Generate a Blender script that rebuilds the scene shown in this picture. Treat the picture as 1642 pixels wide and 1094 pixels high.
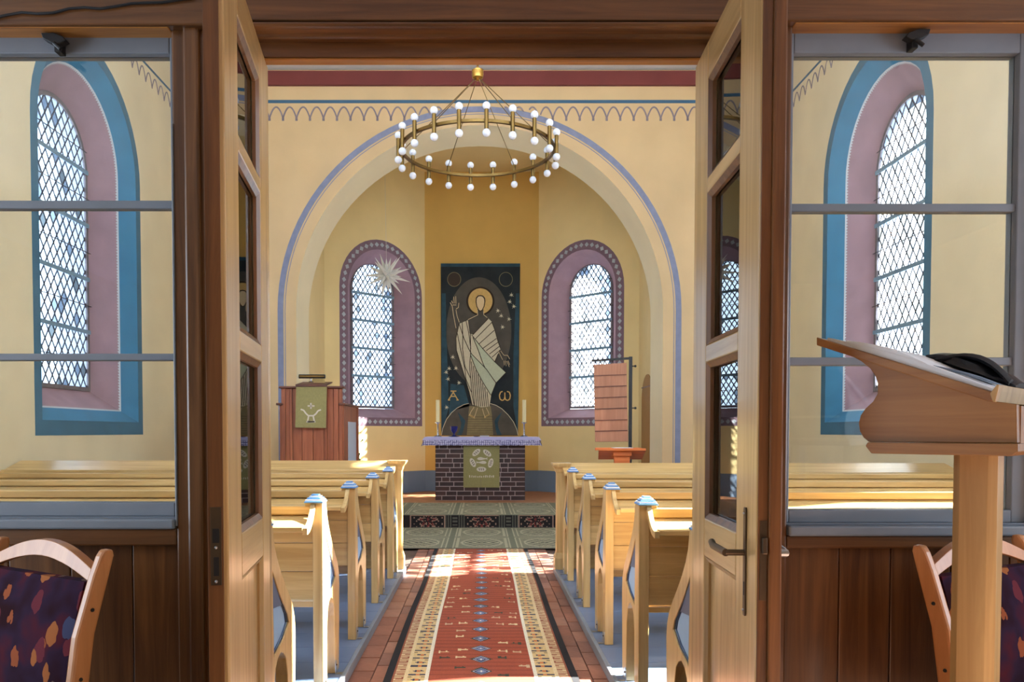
import bpy, bmesh, math, random
from mathutils import Vector, Matrix
from mathutils.geometry import tessellate_polygon
random.seed(7)
for o in list(bpy.data.objects): bpy.data.objects.remove(o)
SC = bpy.context.scene
COL = SC.collection
R = math.radians
pi = math.pi

# ------------------------------------------------------------------ camera
EYE = 1.29; FPX = 1250.0; CX, CY = 772.5, 729.0; PIT = R(1.7)
cam_d = bpy.data.cameras.new('camera'); cam = bpy.data.objects.new('camera', cam_d)
COL.objects.link(cam)
cam.location = (0, 0, EYE); cam.rotation_euler = (pi/2-PIT, 0, 0)
cam_d.sensor_width = 36; cam_d.lens = 36*FPX/1642
cam_d.shift_x = (821-CX)/1642; cam_d.shift_y = (CY-547)/1642
cam_d.clip_start = .02; cam_d.clip_end = 300
SC.camera = cam

# ------------------------------------------------------------------ sky, sun, exposure
SKY = 9.5; SUN = 175.0; EXPO = -0.12
w = bpy.data.worlds.new('sky'); SC.world = w; w.use_nodes = True
bg = w.node_tree.nodes['Background']
bg.inputs[0].default_value = (0.73, 0.86, 1.0, 1); bg.inputs[1].default_value = SKY
sd = bpy.data.lights.new('sun', 'SUN'); sd.energy = SUN; sd.angle = R(0.6); sd.color = (1.0, .90, .74)
sun = bpy.data.objects.new('sun', sd); COL.objects.link(sun)
SUNV = Vector((-1, -.21, -.65)).normalized()
sun.rotation_euler = SUNV.to_track_quat('-Z', 'Y').to_euler(); sun.location = (30, 6, 20)
vs = SC.view_settings
vs.view_transform = 'Standard'; vs.look = 'None'; vs.exposure = EXPO; vs.gamma = 1; vs.use_curve_mapping = False

def portal(loc, toward, sx, sy):
    l = bpy.data.lights.new('daylight_portal', 'AREA'); l.shape = 'RECTANGLE'; l.size = sx; l.size_y = sy
    l.cycles.is_portal = True
    o = bpy.data.objects.new('daylight_portal', l); COL.objects.link(o); o.location = loc
    v = Vector(toward).normalized()
    o.rotation_euler = v.to_track_quat('-Z', 'Y').to_euler()

# ------------------------------------------------------------------ pixel -> place (distance from what the thing touches)
def ray(px, py):
    u = (px-CX)/FPX; v = (CY-py)/FPX
    return Vector((u, math.cos(PIT)+v*math.sin(PIT), -math.sin(PIT)+v*math.cos(PIT)))
def P(px, py, d):
    r = ray(px, py); t = d/r.y
    return Vector((r.x*t, d, EYE+r.z*t))
def Z(py, d): return P(CX, py, d).z
def X(px, d, py=692): return P(px, py, d).x
def PP(px, py, p0, n):
    r = ray(px, py); o = Vector((0, 0, EYE)); t = (Vector(p0)-o).dot(n)/r.dot(n)
    return o+r*t

# ------------------------------------------------------------------ materials
def lin(c): c /= 255.0; return c/12.92 if c <= .04045 else ((c+.055)/1.055)**2.4
def S(r, g, b, a=1): return (lin(r), lin(g), lin(b), a)
MATS = {}
def base_mat(name):
    m = bpy.data.materials.new(name); m.use_nodes = True; MATS[name] = m
    nt = m.node_tree
    return m, nt, nt.nodes['Principled BSDF']
def mat(name, col, rough=.6, metal=0, noise=0, nscale=6, bump=0, bscale=60, spec=.5, emis=None, sheen=0, trans=0):
    m, nt, b = base_mat(name)
    b.inputs['Roughness'].default_value = rough; b.inputs['Metallic'].default_value = metal
    b.inputs['Specular IOR Level'].default_value = spec
    if sheen: b.inputs['Sheen Weight'].default_value = sheen
    if trans: b.inputs['Transmission Weight'].default_value = trans
    b.inputs['Base Color'].default_value = col
    tc = nt.nodes.new('ShaderNodeTexCoord')
    if noise:
        n = nt.nodes.new('ShaderNodeTexNoise'); n.inputs['Scale'].default_value = nscale; n.inputs['Detail'].default_value = 5
        nt.links.new(tc.outputs['Object'], n.inputs['Vector'])
        r = nt.nodes.new('ShaderNodeValToRGB')
        r.color_ramp.elements[0].position = .3; r.color_ramp.elements[1].position = .7
        r.color_ramp.elements[0].color = tuple(max(0, c*(1-noise)) for c in col[:3])+(1,)
        r.color_ramp.elements[1].color = tuple(min(1, c*(1+noise)) for c in col[:3])+(1,)
        nt.links.new(n.outputs['Fac'], r.inputs['Fac']); nt.links.new(r.outputs['Color'], b.inputs['Base Color'])
    if bump:
        n2 = nt.nodes.new('ShaderNodeTexNoise'); n2.inputs['Scale'].default_value = bscale; n2.inputs['Detail'].default_value = 4
        nt.links.new(tc.outputs['Object'], n2.inputs['Vector'])
        bp = nt.nodes.new('ShaderNodeBump'); bp.inputs['Strength'].default_value = bump; bp.inputs['Distance'].default_value = .01
        nt.links.new(n2.outputs['Fac'], bp.inputs['Height']); nt.links.new(bp.outputs['Normal'], b.inputs['Normal'])
    if emis:
        b.inputs['Emission Color'].default_value = emis[0]; b.inputs['Emission Strength'].default_value = emis[1]
    return m
def wood(name, c1, c2, axis='z', rough=.4, scale=3.0, rotz=0.0, coat=0.0):
    m, nt, b = base_mat(name)
    b.inputs['Roughness'].default_value = rough
    b.inputs['Coat Weight'].default_value = coat; b.inputs['Coat Roughness'].default_value = .15
    N = nt.nodes.new; L = nt.links.new
    tc = N('ShaderNodeTexCoord'); oi = N('ShaderNodeObjectInfo')
    ad = N('ShaderNodeVectorMath'); ad.operation = 'MULTIPLY_ADD'
    ad.inputs[1].default_value = (1, 1, 1)
    cmb = N('ShaderNodeCombineXYZ')
    for i in range(3):
        mu = N('ShaderNodeMath'); mu.operation = 'MULTIPLY'; mu.inputs[1].default_value = (7.3, 11.7, 5.1)[i]
        L(oi.outputs['Random'], mu.inputs[0]); L(mu.outputs[0], cmb.inputs[i])
    L(tc.outputs['Object'], ad.inputs[0]); L(cmb.outputs[0], ad.inputs[2])
    mp = N('ShaderNodeMapping')
    s = [scale*9]*3; s['xyz'.index(axis)] = scale*.45
    mp.inputs['Scale'].default_value = s
    rt = N('ShaderNodeMapping'); rt.inputs['Rotation'].default_value = (0, 0, rotz)
    L(ad.outputs[0], rt.inputs['Vector']); L(rt.outputs[0], mp.inputs['Vector'])
    n = N('ShaderNodeTexNoise'); n.inputs['Scale'].default_value = 1; n.inputs['Detail'].default_value = 6
    n.inputs['Roughness'].default_value = .62; n.inputs['Distortion'].default_value = .8
    L(mp.outputs[0], n.inputs['Vector'])
    r = N('ShaderNodeValToRGB'); r.color_ramp.elements[0].position = .33; r.color_ramp.elements[1].position = .66
    r.color_ramp.elements[0].color = c2; r.color_ramp.elements[1].color = c1
    L(n.outputs['Fac'], r.inputs['Fac'])
    # broad tone change between boards
    n3 = N('ShaderNodeTexNoise'); n3.inputs['Scale'].default_value = 1.3; n3.inputs['Detail'].default_value = 2
    L(ad.outputs[0], n3.inputs['Vector'])
    hs = N('ShaderNodeHueSaturation'); mr = N('ShaderNodeMapRange')
    mr.inputs['From Min'].default_value = .3; mr.inputs['From Max'].default_value = .7
    mr.inputs['To Min'].default_value = .82; mr.inputs['To Max'].default_value = 1.15
    L(n3.outputs['Fac'], mr.inputs['Value']); L(mr.outputs[0], hs.inputs['Value'])
    L(r.outputs['Color'], hs.inputs['Color']); L(hs.outputs['Color'], b.inputs['Base Color'])
    bp = N('ShaderNodeBump'); bp.inputs['Strength'].default_value = .12; bp.inputs['Distance'].default_value = .004
    L(n.outputs['Fac'], bp.inputs['Height']); L(bp.outputs['Normal'], b.inputs['Normal'])
    return m
def attr_mat(name, rough=.95, sheen=.0, noise=.14):
    m, nt, b = base_mat(name); N = nt.nodes.new; L = nt.links.new
    b.inputs['Roughness'].default_value = rough; b.inputs['Sheen Weight'].default_value = sheen
    a = N('ShaderNodeVertexColor'); a.layer_name = 'Col'
    tc = N('ShaderNodeTexCoord')
    n = N('ShaderNodeTexNoise'); n.inputs['Scale'].default_value = 140; n.inputs['Detail'].default_value = 3
    L(tc.outputs['Object'], n.inputs['Vector'])
    mr = N('ShaderNodeMapRange'); mr.inputs['From Min'].default_value = .3; mr.inputs['From Max'].default_value = .7
    mr.inputs['To Min'].default_value = 1-noise; mr.inputs['To Max'].default_value = 1+noise
    hs = N('ShaderNodeHueSaturation')
    L(n.outputs['Fac'], mr.inputs['Value']); L(mr.outputs[0], hs.inputs['Value']); L(a.outputs['Color'], hs.inputs['Color'])
    L(hs.outputs['Color'], b.inputs['Base Color'])
    bp = N('ShaderNodeBump'); bp.inputs['Strength'].default_value = .3; bp.inputs['Distance'].default_value = .003
    L(n.outputs['Fac'], bp.inputs['Height']); L(bp.outputs['Normal'], b.inputs['Normal'])
    return m
def pane_mat(name, tint, diff=.22):
    m = bpy.data.materials.new(name); m.use_nodes = True; nt = m.node_tree; nt.nodes.clear(); MATS[name] = m
    N = nt.nodes.new; L = nt.links.new
    o = N('ShaderNodeOutputMaterial'); mx = N('ShaderNodeMixShader'); t = N('ShaderNodeBsdfTransparent')
    d = N('ShaderNodeBsdfTranslucent'); t.inputs[0].default_value = tint; d.inputs[0].default_value = tint
    mx.inputs[0].default_value = diff
    L(t.outputs[0], mx.inputs[1]); L(d.outputs[0], mx.inputs[2]); L(mx.outputs[0], o.inputs[0])
    return m
def glass_mat(name, ior=1.5):
    m = bpy.data.materials.new(name); m.use_nodes = True; nt = m.node_tree; nt.nodes.clear(); MATS[name] = m
    N = nt.nodes.new; L = nt.links.new
    o = N('ShaderNodeOutputMaterial'); mx = N('ShaderNodeMixShader'); t = N('ShaderNodeBsdfTransparent')
    g = N('ShaderNodeBsdfGlossy'); g.inputs['Roughness'].default_value = .01; t.inputs[0].default_value = (.97, .98, .97, 1)
    fr = N('ShaderNodeFresnel'); fr.inputs[0].default_value = ior
    L(fr.outputs[0], mx.inputs[0]); L(t.outputs[0], mx.inputs[1]); L(g.outputs[0], mx.inputs[2]); L(mx.outputs[0], o.inputs[0])
    return m

plaster = mat('plaster_cream', S(233, 217, 182), .9, noise=.06, nscale=1.6, bump=.15, bscale=25)
plaster_arch = mat('plaster_arch', S(218, 188, 144), .9, noise=.07, nscale=1.4, bump=.15, bscale=25)
plaster_soffit = mat('plaster_soffit', S(248, 234, 198), .9, noise=.04, nscale=1.4, bump=.1, bscale=25)
plaster_apse = mat('plaster_ochre', S(214, 174, 96), .9, noise=.08, nscale=1.2, bump=.15, bscale=25)
plaster_pale = mat('plaster_pale_ochre', S(238, 214, 156), .9, noise=.06, nscale=1.2, bump=.15, bscale=25)
niche_m = mat('niche_tan', S(170, 128, 72), .85, noise=.06, nscale=3)
dado_m = mat('dado_blue_grey', S(112, 132, 158), .8, noise=.08, nscale=2)
maroon = mat('maroon_paint', S(112, 50, 48), .8, noise=.08, nscale=3)
ceil_m = mat('ceiling_paint', S(226, 226, 224), .9, noise=.03)
blue_line = mat('blue_line_paint', S(62, 100, 130), .8)
violet = mat('grey_violet_paint', S(140, 128, 138), .85, noise=.1, nscale=20)
band_blue = mat('grey_blue_paint', S(132, 138, 166), .85, noise=.1, nscale=12)
border_blue = mat('border_blue_paint', S(62, 126, 164), .85, noise=.10, nscale=4, bump=.15, bscale=20)
border_dark = mat('border_edge_paint', S(64, 112, 140), .85, noise=.10, nscale=4)
mauve = mat('reveal_mauve_paint', S(164, 134, 146), .9, noise=.10, nscale=4, bump=.2, bscale=20)
mauve_d = mat('border_mauve_paint', S(128, 104, 118), .9, noise=.10, nscale=6)
diam = mat('border_diamond_paint', S(176, 184, 192), .9, noise=.08, nscale=20)
white_line = mat('white_line_paint', S(206, 214, 222), .9)
outer_st = mat('outer_reveal_stone', S(122, 130, 148), .9, noise=.1)
lead = mat('lead_came', S(84, 88, 104), .6, metal=.2)
iron_bar = mat('painted_iron_bar', S(128, 160, 184), .55, noise=.1, nscale=30)
win_frame = mat('window_iron_frame', S(120, 112, 118), .6, noise=.2, nscale=30)
wire_m = mat('thin_steel_bar', S(70, 60, 70), .6)
pane_a = pane_mat('pane_clear', (.60, .68, .76, 1))
pane_b = pane_mat('pane_grey_blue', (.075, .092, .105, 1), .4)
pane_c = pane_mat('pane_pale_blue', (.12, .155, .20, 1), .35)
pane_w = pane_mat('pane_added_light', (.95, .97, 1, 1), .1)  # clear pane for the added windows above the partition
glass = glass_mat('window_glass')
w_dark_z = wood('varnished_brown_z', S(124, 80, 42), S(82, 48, 22), 'z', .38, 3.2, coat=.25)
w_dark_x = wood('varnished_brown_x', S(124, 80, 42), S(82, 48, 22), 'x', .38, 3.2, coat=.25)
w_amber = wood('varnished_amber', S(190, 130, 62), S(146, 90, 40), 'x', .38, 3.2, coat=.2)  # lighter than the brown varnish; under the side beams it stands for lit wood
w_door_z = wood('door_pine_z', S(202, 170, 118), S(168, 134, 84), 'z', .32, 3.0, coat=.35)
w_door_x = wood('door_pine_x', S(202, 170, 118), S(168, 134, 84), 'x', .32, 3.0, coat=.35)
w_pew_x = wood('pew_pine_x', S(214, 180, 122), S(184, 146, 90), 'x', .36, 2.4, coat=.2)
w_pew_z = wood('pew_pine_z', S(218, 186, 130), S(192, 154, 98), 'z', .36, 2.4, coat=.2)
w_pulpit = wood('pulpit_red_brown', S(168, 98, 66), S(132, 68, 42), 'z', .45, 3.0)
w_pulpit_rail = wood('pulpit_rail', S(110, 62, 46), S(84, 44, 32), 'x', .45, 3.0)
w_chair = wood('chair_beech', S(208, 146, 96), S(184, 120, 74), 'z', .38, 1.5, coat=.2)
w_lect_x = wood('lectern_pine_x', S(156, 112, 66), S(128, 86, 48), 'x', .42, 2.6, rotz=R(45), coat=.15)
w_lect_z = wood('lectern_pine_z', S(194, 160, 106), S(166, 130, 80), 'z', .42, 2.6, coat=.15)
w_orange = wood('orange_pine', S(216, 122, 62), S(190, 96, 44), 'x', .45, 2.2)
w_board = wood('pink_brown_board', S(186, 132, 104), S(164, 110, 84), 'z', .6, 1.5)
grey_fr = mat('grey_blue_frame_paint', S(128, 136, 148), .45, noise=.06, nscale=10)
platform_m = mat('blue_grey_floor_paint', S(104, 124, 158), .32, noise=.08, nscale=3, bump=.05, bscale=30)
tile_m = [mat('terracotta_%d' % i, c, .55, noise=.18, nscale=9, bump=.2, bscale=40) for i, c in enumerate(
    [S(150, 98, 80), S(138, 88, 72), S(158, 110, 92), S(130, 88, 76)])]
joint_m = mat('tile_joint', S(92, 72, 64), .9, noise=.2, nscale=20)
chancel_m = mat('chancel_red_floor', S(166, 112, 78), .6, noise=.2, nscale=10)
brick_m = [mat('dark_brick_%d' % i, c, .45, noise=.25, nscale=14, bump=.2, bscale=50) for i, c in enumerate(
    [S(54, 26, 26), S(46, 22, 23), S(64, 33, 30)])]
mortar_m = mat('mortar', S(188, 170, 168), .9)
brass = mat('brass', S(190, 150, 80), .28, metal=1)
brass_d = mat('aged_brass', S(118, 94, 54), .35, metal=1)
globe_m = mat('opal_glass', S(224, 227, 238), .25, spec=.6)
silver = mat('silver', S(200, 206, 220), .22, metal=1)
steel = mat('steel', S(170, 172, 176), .35, metal=1)
steel_d = mat('dark_bronze_metal', S(96, 82, 68), .4, metal=.85)
black_m = mat('black_metal', S(24, 24, 28), .45)
black_leather = mat('black_leather', S(26, 28, 34), .42, noise=.3, nscale=20, bump=.2, bscale=60)
cap_blue = mat('cap_blue_paint', S(96, 146, 206), .5)
cap_white = mat('cap_white_paint', S(222, 230, 240), .5)
inlay_m = mat('inlay_pale_blue', S(150, 186, 226), .6, noise=.06)
inlay_e = mat('inlay_edge_slate', S(88, 102, 132), .6)
para_m = mat('olive_parament', S(146, 138, 90), .95, noise=.08, nscale=40, sheen=.3)
para_w = mat('embroidery_white', S(214, 204, 190), .9)
para_g = mat('embroidery_grey', S(120, 108, 100), .9)
paper_m = mat('white_paper', S(238, 240, 246), .8)
print_m = mat('grey_print', S(120, 136, 156), .8)
star_m = mat('paper_star', S(236, 234, 228), .8)
wax = mat('candle_wax', S(240, 226, 178), .5)
blue_gl = mat('cobalt_glaze', S(34, 40, 110), .15)
leaf_m = mat('plant_leaf', S(96, 118, 62), .6)
pot_m = mat('pot_clay', S(150, 104, 80), .7)
thread_m = mat('thread', S(220, 214, 200), .8)
cloth_m = mat('lavender_linen', S(186, 182, 226), .85, noise=.03, nscale=10, sheen=.2)

def fabric(name):
    m, nt, b = base_mat(name); N = nt.nodes.new; L = nt.links.new
    b.inputs['Roughness'].default_value = 1; b.inputs['Specular IOR Level'].default_value = .15
    tc = N('ShaderNodeTexCoord'); mp = N('ShaderNodeMapping'); mp.inputs['Scale'].default_value = (30, 30, 19)
    L(tc.outputs['Object'], mp.inputs[0])
    nz = N('ShaderNodeTexNoise'); nz.inputs['Scale'].default_value = 1.6
    L(mp.outputs[0], nz.inputs[0])
    mixv = N('ShaderNodeMix'); mixv.data_type = 'VECTOR'; mixv.inputs[0].default_value = .35
    L(mp.outputs[0], mixv.inputs[4]); L(nz.outputs['Color'], mixv.inputs[5])
    v = N('ShaderNodeTexVoronoi'); v.inputs['Scale'].default_value = 1.0; L(mixv.outputs[1], v.inputs['Vector'])
    bgn = N('ShaderNodeTexNoise'); bgn.inputs['Scale'].default_value = 9; L(tc.outputs['Object'], bgn.inputs[0])
    rb = N('ShaderNodeValToRGB'); rb.color_ramp.elements[0].color = S(40, 12, 20); rb.color_ramp.elements[1].color = S(84, 26, 34)
    e = rb.color_ramp.elements.new(.52); e.color = S(46, 28, 50)
    rb.color_ramp.elements[0].position = .35; rb.color_ramp.elements[-1].position = .68
    L(bgn.outputs['Fac'], rb.inputs[0])
    sep = N('ShaderNodeSeparateColor'); L(v.outputs['Color'], sep.inputs[0])
    rc = N('ShaderNodeValToRGB'); rc.color_ramp.interpolation = 'CONSTANT'
    cols = [S(150, 80, 50), S(120, 96, 84), S(66, 70, 100), S(160, 96, 56), S(104, 44, 54)]
    rc.color_ramp.elements[0].color = cols[0]; rc.color_ramp.elements[1].position = .2; rc.color_ramp.elements[1].color = cols[1]
    for i in (2, 3, 4):
        e = rc.color_ramp.elements.new(.2*i); e.color = cols[i]
    L(sep.outputs[0], rc.inputs[0])
    lt = N('ShaderNodeMath'); lt.operation = 'LESS_THAN'; lt.inputs[1].default_value = .40; L(v.outputs['Distance'], lt.inputs[0])
    gt = N('ShaderNodeMath'); gt.operation = 'GREATER_THAN'; gt.inputs[1].default_value = .22; L(sep.outputs[1], gt.inputs[0])
    ml = N('ShaderNodeMath'); ml.operation = 'MULTIPLY'; L(lt.outputs[0], ml.inputs[0]); L(gt.outputs[0], ml.inputs[1])
    mx = N('ShaderNodeMix'); mx.data_type = 'RGBA'
    L(ml.outputs[0], mx.inputs[0]); L(rb.outputs[0], mx.inputs[6]); L(rc.outputs[0], mx.inputs[7]); L(mx.outputs[2], b.inputs['Base Color'])
    return m
fabric_m = fabric('patterned_upholstery')
red_seat = fabric_m
def lace(name):
    m, nt, b = base_mat(name); N = nt.nodes.new; L = nt.links.new
    b.inputs['Roughness'].default_value = .9
    tc = N('ShaderNodeTexCoord'); v = N('ShaderNodeTexVoronoi'); v.inputs['Scale'].default_value = 30; v.inputs['Randomness'].default_value = .25
    L(tc.outputs['Object'], v.inputs['Vector'])
    r = N('ShaderNodeValToRGB'); r.color_ramp.elements[0].position = .3; r.color_ramp.elements[1].position = .5
    r.color_ramp.elements[0].color = S(204, 202, 234); r.color_ramp.elements[1].color = S(104, 100, 150)
    L(v.outputs['Distance'], r.inputs[0]); L(r.outputs[0], b.inputs['Base Color'])
    return m
lace_m = lace('white_lace')

# ------------------------------------------------------------------ mesh building
ORG = {}
class MB:
    def __init__(s): s.v = []; s.f = []; s.m = []
    def add(s, vs, fs, mi=0):
        k = len(s.v); s.v += [Vector(a) for a in vs]
        for f in fs: s.f.append([i+k for i in f]); s.m.append(mi)
        return s
    def box(s, x0, x1, y0, y1, z0, z1, mi=0):
        x0, x1 = min(x0, x1), max(x0, x1); y0, y1 = min(y0, y1), max(y0, y1); z0, z1 = min(z0, z1), max(z0, z1)
        vs = [(x, y, z) for x in (x0, x1) for y in (y0, y1) for z in (z0, z1)]
        return s.add(vs, [(0, 1, 3, 2), (4, 6, 7, 5), (0, 4, 5, 1), (2, 3, 7, 6), (0, 2, 6, 4), (1, 5, 7, 3)], mi)
    def obox(s, a, b, n, w, t, mi=0):
        """bar from a to b, width w across (perpendicular to n), thickness t along n, centred"""
        a, b, n = Vector(a), Vector(b), Vector(n).normalized()
        d = (b-a).normalized(); c = d.cross(n).normalized()*(w/2); n = n*(t/2)
        vs = [a+c+n, a-c+n, a-c-n, a+c-n, b+c+n, b-c+n, b-c-n, b+c-n]
        return s.add(vs, [(0, 1, 2, 3), (7, 6, 5, 4), (0, 4, 5, 1), (1, 5, 6, 2), (2, 6, 7, 3), (3, 7, 4, 0)], mi)
    def prism(s, polys, fn, t0, t1, mi=0):
        """polys: [outer, hole, ...] of 2D points; fn(u, v, t) -> 3D"""
        flat = [p for pl in polys for p in pl]
        tris = tessellate_polygon([[Vector((p[0], p[1], 0)) for p in pl] for pl in polys])
        n = len(flat)
        vs = [fn(p[0], p[1], t0) for p in flat]+[fn(p[0], p[1], t1) for p in flat]
        fs = [tuple(t) for t in tris]+[tuple(i+n for i in reversed(t)) for t in tris]
        k = 0
        for pl in polys:
            m = len(pl)
            for i in range(m):
                j = (i+1) % m; fs.append((k+i, k+j, n+k+j, n+k+i))
            k += m
        return s.add(vs, fs, mi)
    def sheet(s, polys, fn, mi=0):
        flat = [p for pl in polys for p in pl]
        tris = tessellate_polygon([[Vector((p[0], p[1], 0)) for p in pl] for pl in polys])
        return s.add([fn(p[0], p[1]) for p in flat], [tuple(t) for t in tris], mi)
    def loft(s, loops, closed=True, cap=False, mi=0):
        n = len(loops[0]); vs = [p for l in loops for p in l]; fs = []
        for a in range(len(loops)-1):
            for i in range(n if closed else n-1):
                j = (i+1) % n; fs.append((a*n+i, a*n+j, (a+1)*n+j, (a+1)*n+i))
        if cap: fs += [tuple(range(n))[::-1], tuple((len(loops)-1)*n+i for i in range(n))]
        return s.add(vs, fs, mi)
    def lathe(s, prof, c=(0, 0, 0), n=16, mi=0):
        c = Vector(c)
        loops = [[c+Vector((r*math.cos(2*pi*i/n), r*math.sin(2*pi*i/n), z)) for i in range(n)] for r, z in prof]
        return s.loft(loops, True, True, mi)
    def tube(s, path, r, n=8, mi=0, closed=False):
        path = [Vector(p) for p in path]; loops = []; m = len(path)
        up = Vector((0, 0, 1))
        for i, p in enumerate(path):
            if closed: d = path[(i+1) % m]-path[i-1]
            else: d = path[min(i+1, m-1)]-path[max(i-1, 0)]
            d.normalize(); a = d.cross(up)
            if a.length < .05: a = d.cross(Vector((1, 0, 0)))
            a.normalize(); b = a.cross(d)
            rr = r[i] if isinstance(r, (list, tuple)) else r
            loops.append([p+a*rr*math.cos(2*pi*k/n)+b*rr*math.sin(2*pi*k/n) for k in range(n)])
        if closed: loops.append(loops[0]); return s.loft(loops, True, False, mi)
        return s.loft(loops, True, True, mi)
    def ball(s, c, r, n=12, mi=0):
        prof = [(max(1e-4, r*math.sin(pi*k/(n//2))), -r*math.cos(pi*k/(n//2))) for k in range(n//2+1)]
        return s.lathe(prof, c, n, mi)
    def build(s, name, m, parent=None, smooth=False, bevel=0, origin=None):
        me = bpy.data.meshes.new(name)
        org = Vector(origin) if origin is not None else (ORG.get(parent.name, Vector((0, 0, 0))) if parent else Vector((0, 0, 0)))
        me.from_pydata([tuple(v-org) for v in s.v], [], s.f)
        for mm in (m if isinstance(m, (list, tuple)) else [m]): me.materials.append(mm)
        me.polygons.foreach_set('material_index', s.m)
        b = bmesh.new(); b.from_mesh(me); bmesh.ops.recalc_face_normals(b, faces=b.faces); b.to_mesh(me); b.free()
        if smooth:
            me.polygons.foreach_set('use_smooth', [True]*len(me.polygons)); me.set_sharp_from_angle(angle=R(40))
        o = bpy.data.objects.new(name, me); COL.objects.link(o)
        if parent: o.parent = parent
        else: o.location = org
        ORG[o.name] = org.copy()
        if bevel:
            md = o.modifiers.new('bevel', 'BEVEL'); md.width = bevel; md.segments = 2; md.limit_method = 'ANGLE'
        return o
def tag(o, label, cat, group=None, kind=None):
    o['label'] = label
    if cat: o['category'] = cat
    if group: o['group'] = group
    if kind: o['kind'] = kind
    return o
def thing(name, label, cat, loc=(0, 0, 0), group=None, kind=None):
    o = bpy.data.objects.new(name, None); COL.objects.link(o); o.location = loc; o.empty_display_size = .1
    ORG[o.name] = Vector(loc)
    return tag(o, label, cat, group, kind)
def copy_tree(o, parent=None):
    c = o.copy(); COL.objects.link(c); c.parent = parent
    for ch in o.children: copy_tree(ch, c)
    return c
def box(name, m, parent, *b, bevel=0): return MB().box(*b).build(name, m, parent, bevel=bevel)

# ================================================================== STRUCTURE
XW = 4.2; DP = 2.25; DA = 11.0; DB = 11.8; ZC = 6.42; ZPL = .055
AX, AD = 1.06, 14.6; SX, SD = 2.62, 13.04; ZAP = 6.1; ZCH = .166; DST = 10.4

def arch(hw, zb, zs, n=22):
    return [(-hw, zb), (hw, zb)]+[(hw*math.cos(pi*i/n), zs+hw*math.sin(pi*i/n)) for i in range(n+1)]

# --- floor with terracotta tiles
fl = thing('floor', 'terracotta and stone church floor', 'floor', (0, 0, 0), kind='structure')
box('floor_base', joint_m, fl, -XW, XW, -3.2, DST, -.2, -.012)
tmesh = []
for i in range(4):
    o = MB().box(0, .112, 0, .236, -.012, 0).build('tile', tile_m[i], fl); tmesh.append(o.data); bpy.data.objects.remove(o)
def tile(x, y):
    o = bpy.data.objects.new('tile', random.choice(tmesh)); COL.objects.link(o); o.parent = fl
    o.location = (x, y, random.uniform(-.003, .001)); o.rotation_euler = (0, 0, random.uniform(-.006, .006))
for c, x in enumerate((-.692, -.574, -.456, .344, .462, .580)):
    y = 3.2+(.1 if c % 2 else 0)
    while y < 8.42:
        if c not in (2, 3) or False: tile(x, y)
        y += .243
# platforms under the pews
for side, x0, x1 in (('left', -XW, -.70), ('right', .665, XW)):
    pf = thing('platform_'+side, 'blue-grey painted low wooden platform under the pews, %s' % ('pulpit side' if side == 'left' else 'hymn board side'), 'platform', (0, 0, 0), kind='structure')
    nb = 16; yb = 2.36; wb = (7.09-2.36)/nb
    for k in range(nb):
        box('plank', platform_m, pf, x0, x1, yb+k*wb+.0015, yb+(k+1)*wb-.0015, 0, ZPL-.001)
    e = -.70 if side == 'left' else .665
    box('edge_strip', grey_fr, pf, e-.012, e+.012, yb, 7.09, 0, ZPL+.004, bevel=.004)
# chancel floor
cf = thing('floor_chancel', 'raised chancel floor of worn red tiles behind the step', 'floor', (0, 0, 0), kind='structure')
MB().prism([[(-XW, DST), (XW, DST), (XW, DB), (SX, DB), (SX, SD), (AX, AD), (-AX, AD), (-SX, SD), (-SX, DB), (-XW, DB)]],
           lambda u, v, t: (u, v, t), 0, ZCH).build('floor_slab', chancel_m, cf)

# --- windows
def clip_poly(poly, conv):
    out = poly
    for i in range(len(conv)):
        a = conv[i]; b = conv[(i+1) % len(conv)]
        ex, ey = b[0]-a[0], b[1]-a[1]
        if abs(ex)+abs(ey) < 1e-9: continue
        inp = out; out = []
        def sd(p): return ex*(p[1]-a[1])-ey*(p[0]-a[0])
        for k in range(len(inp)):
            p, q = inp[k-1], inp[k]; sp, sq = sd(p), sd(q)
            if (sp >= 0) != (sq >= 0):
                t = sp/(sp-sq); out.append((p[0]+t*(q[0]-p[0]), p[1]+t*(q[1]-p[1])))
            if sq >= 0: out.append(q)
        if len(out) < 3: return []
    return out
def clip_seg(p, q, conv):
    t0, t1 = 0., 1.
    for i in range(len(conv)):
        a = conv[i]; b = conv[(i+1) % len(conv)]
        ex, ey = b[0]-a[0], b[1]-a[1]
        s0 = ex*(p[1]-a[1])-ey*(p[0]-a[0]); s1 = ex*(q[1]-a[1])-ey*(q[0]-a[0])
        if s0 < 0 and s1 < 0: return None
        if s0 < 0: t0 = max(t0, s0/(s0-s1))
        elif s1 < 0: t1 = min(t1, s0/(s0-s1))
    if t0 >= t1: return None
    L = lambda t: (p[0]+t*(q[0]-p[0]), p[1]+t*(q[1]-p[1]))
    return L(t0), L(t1)

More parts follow.
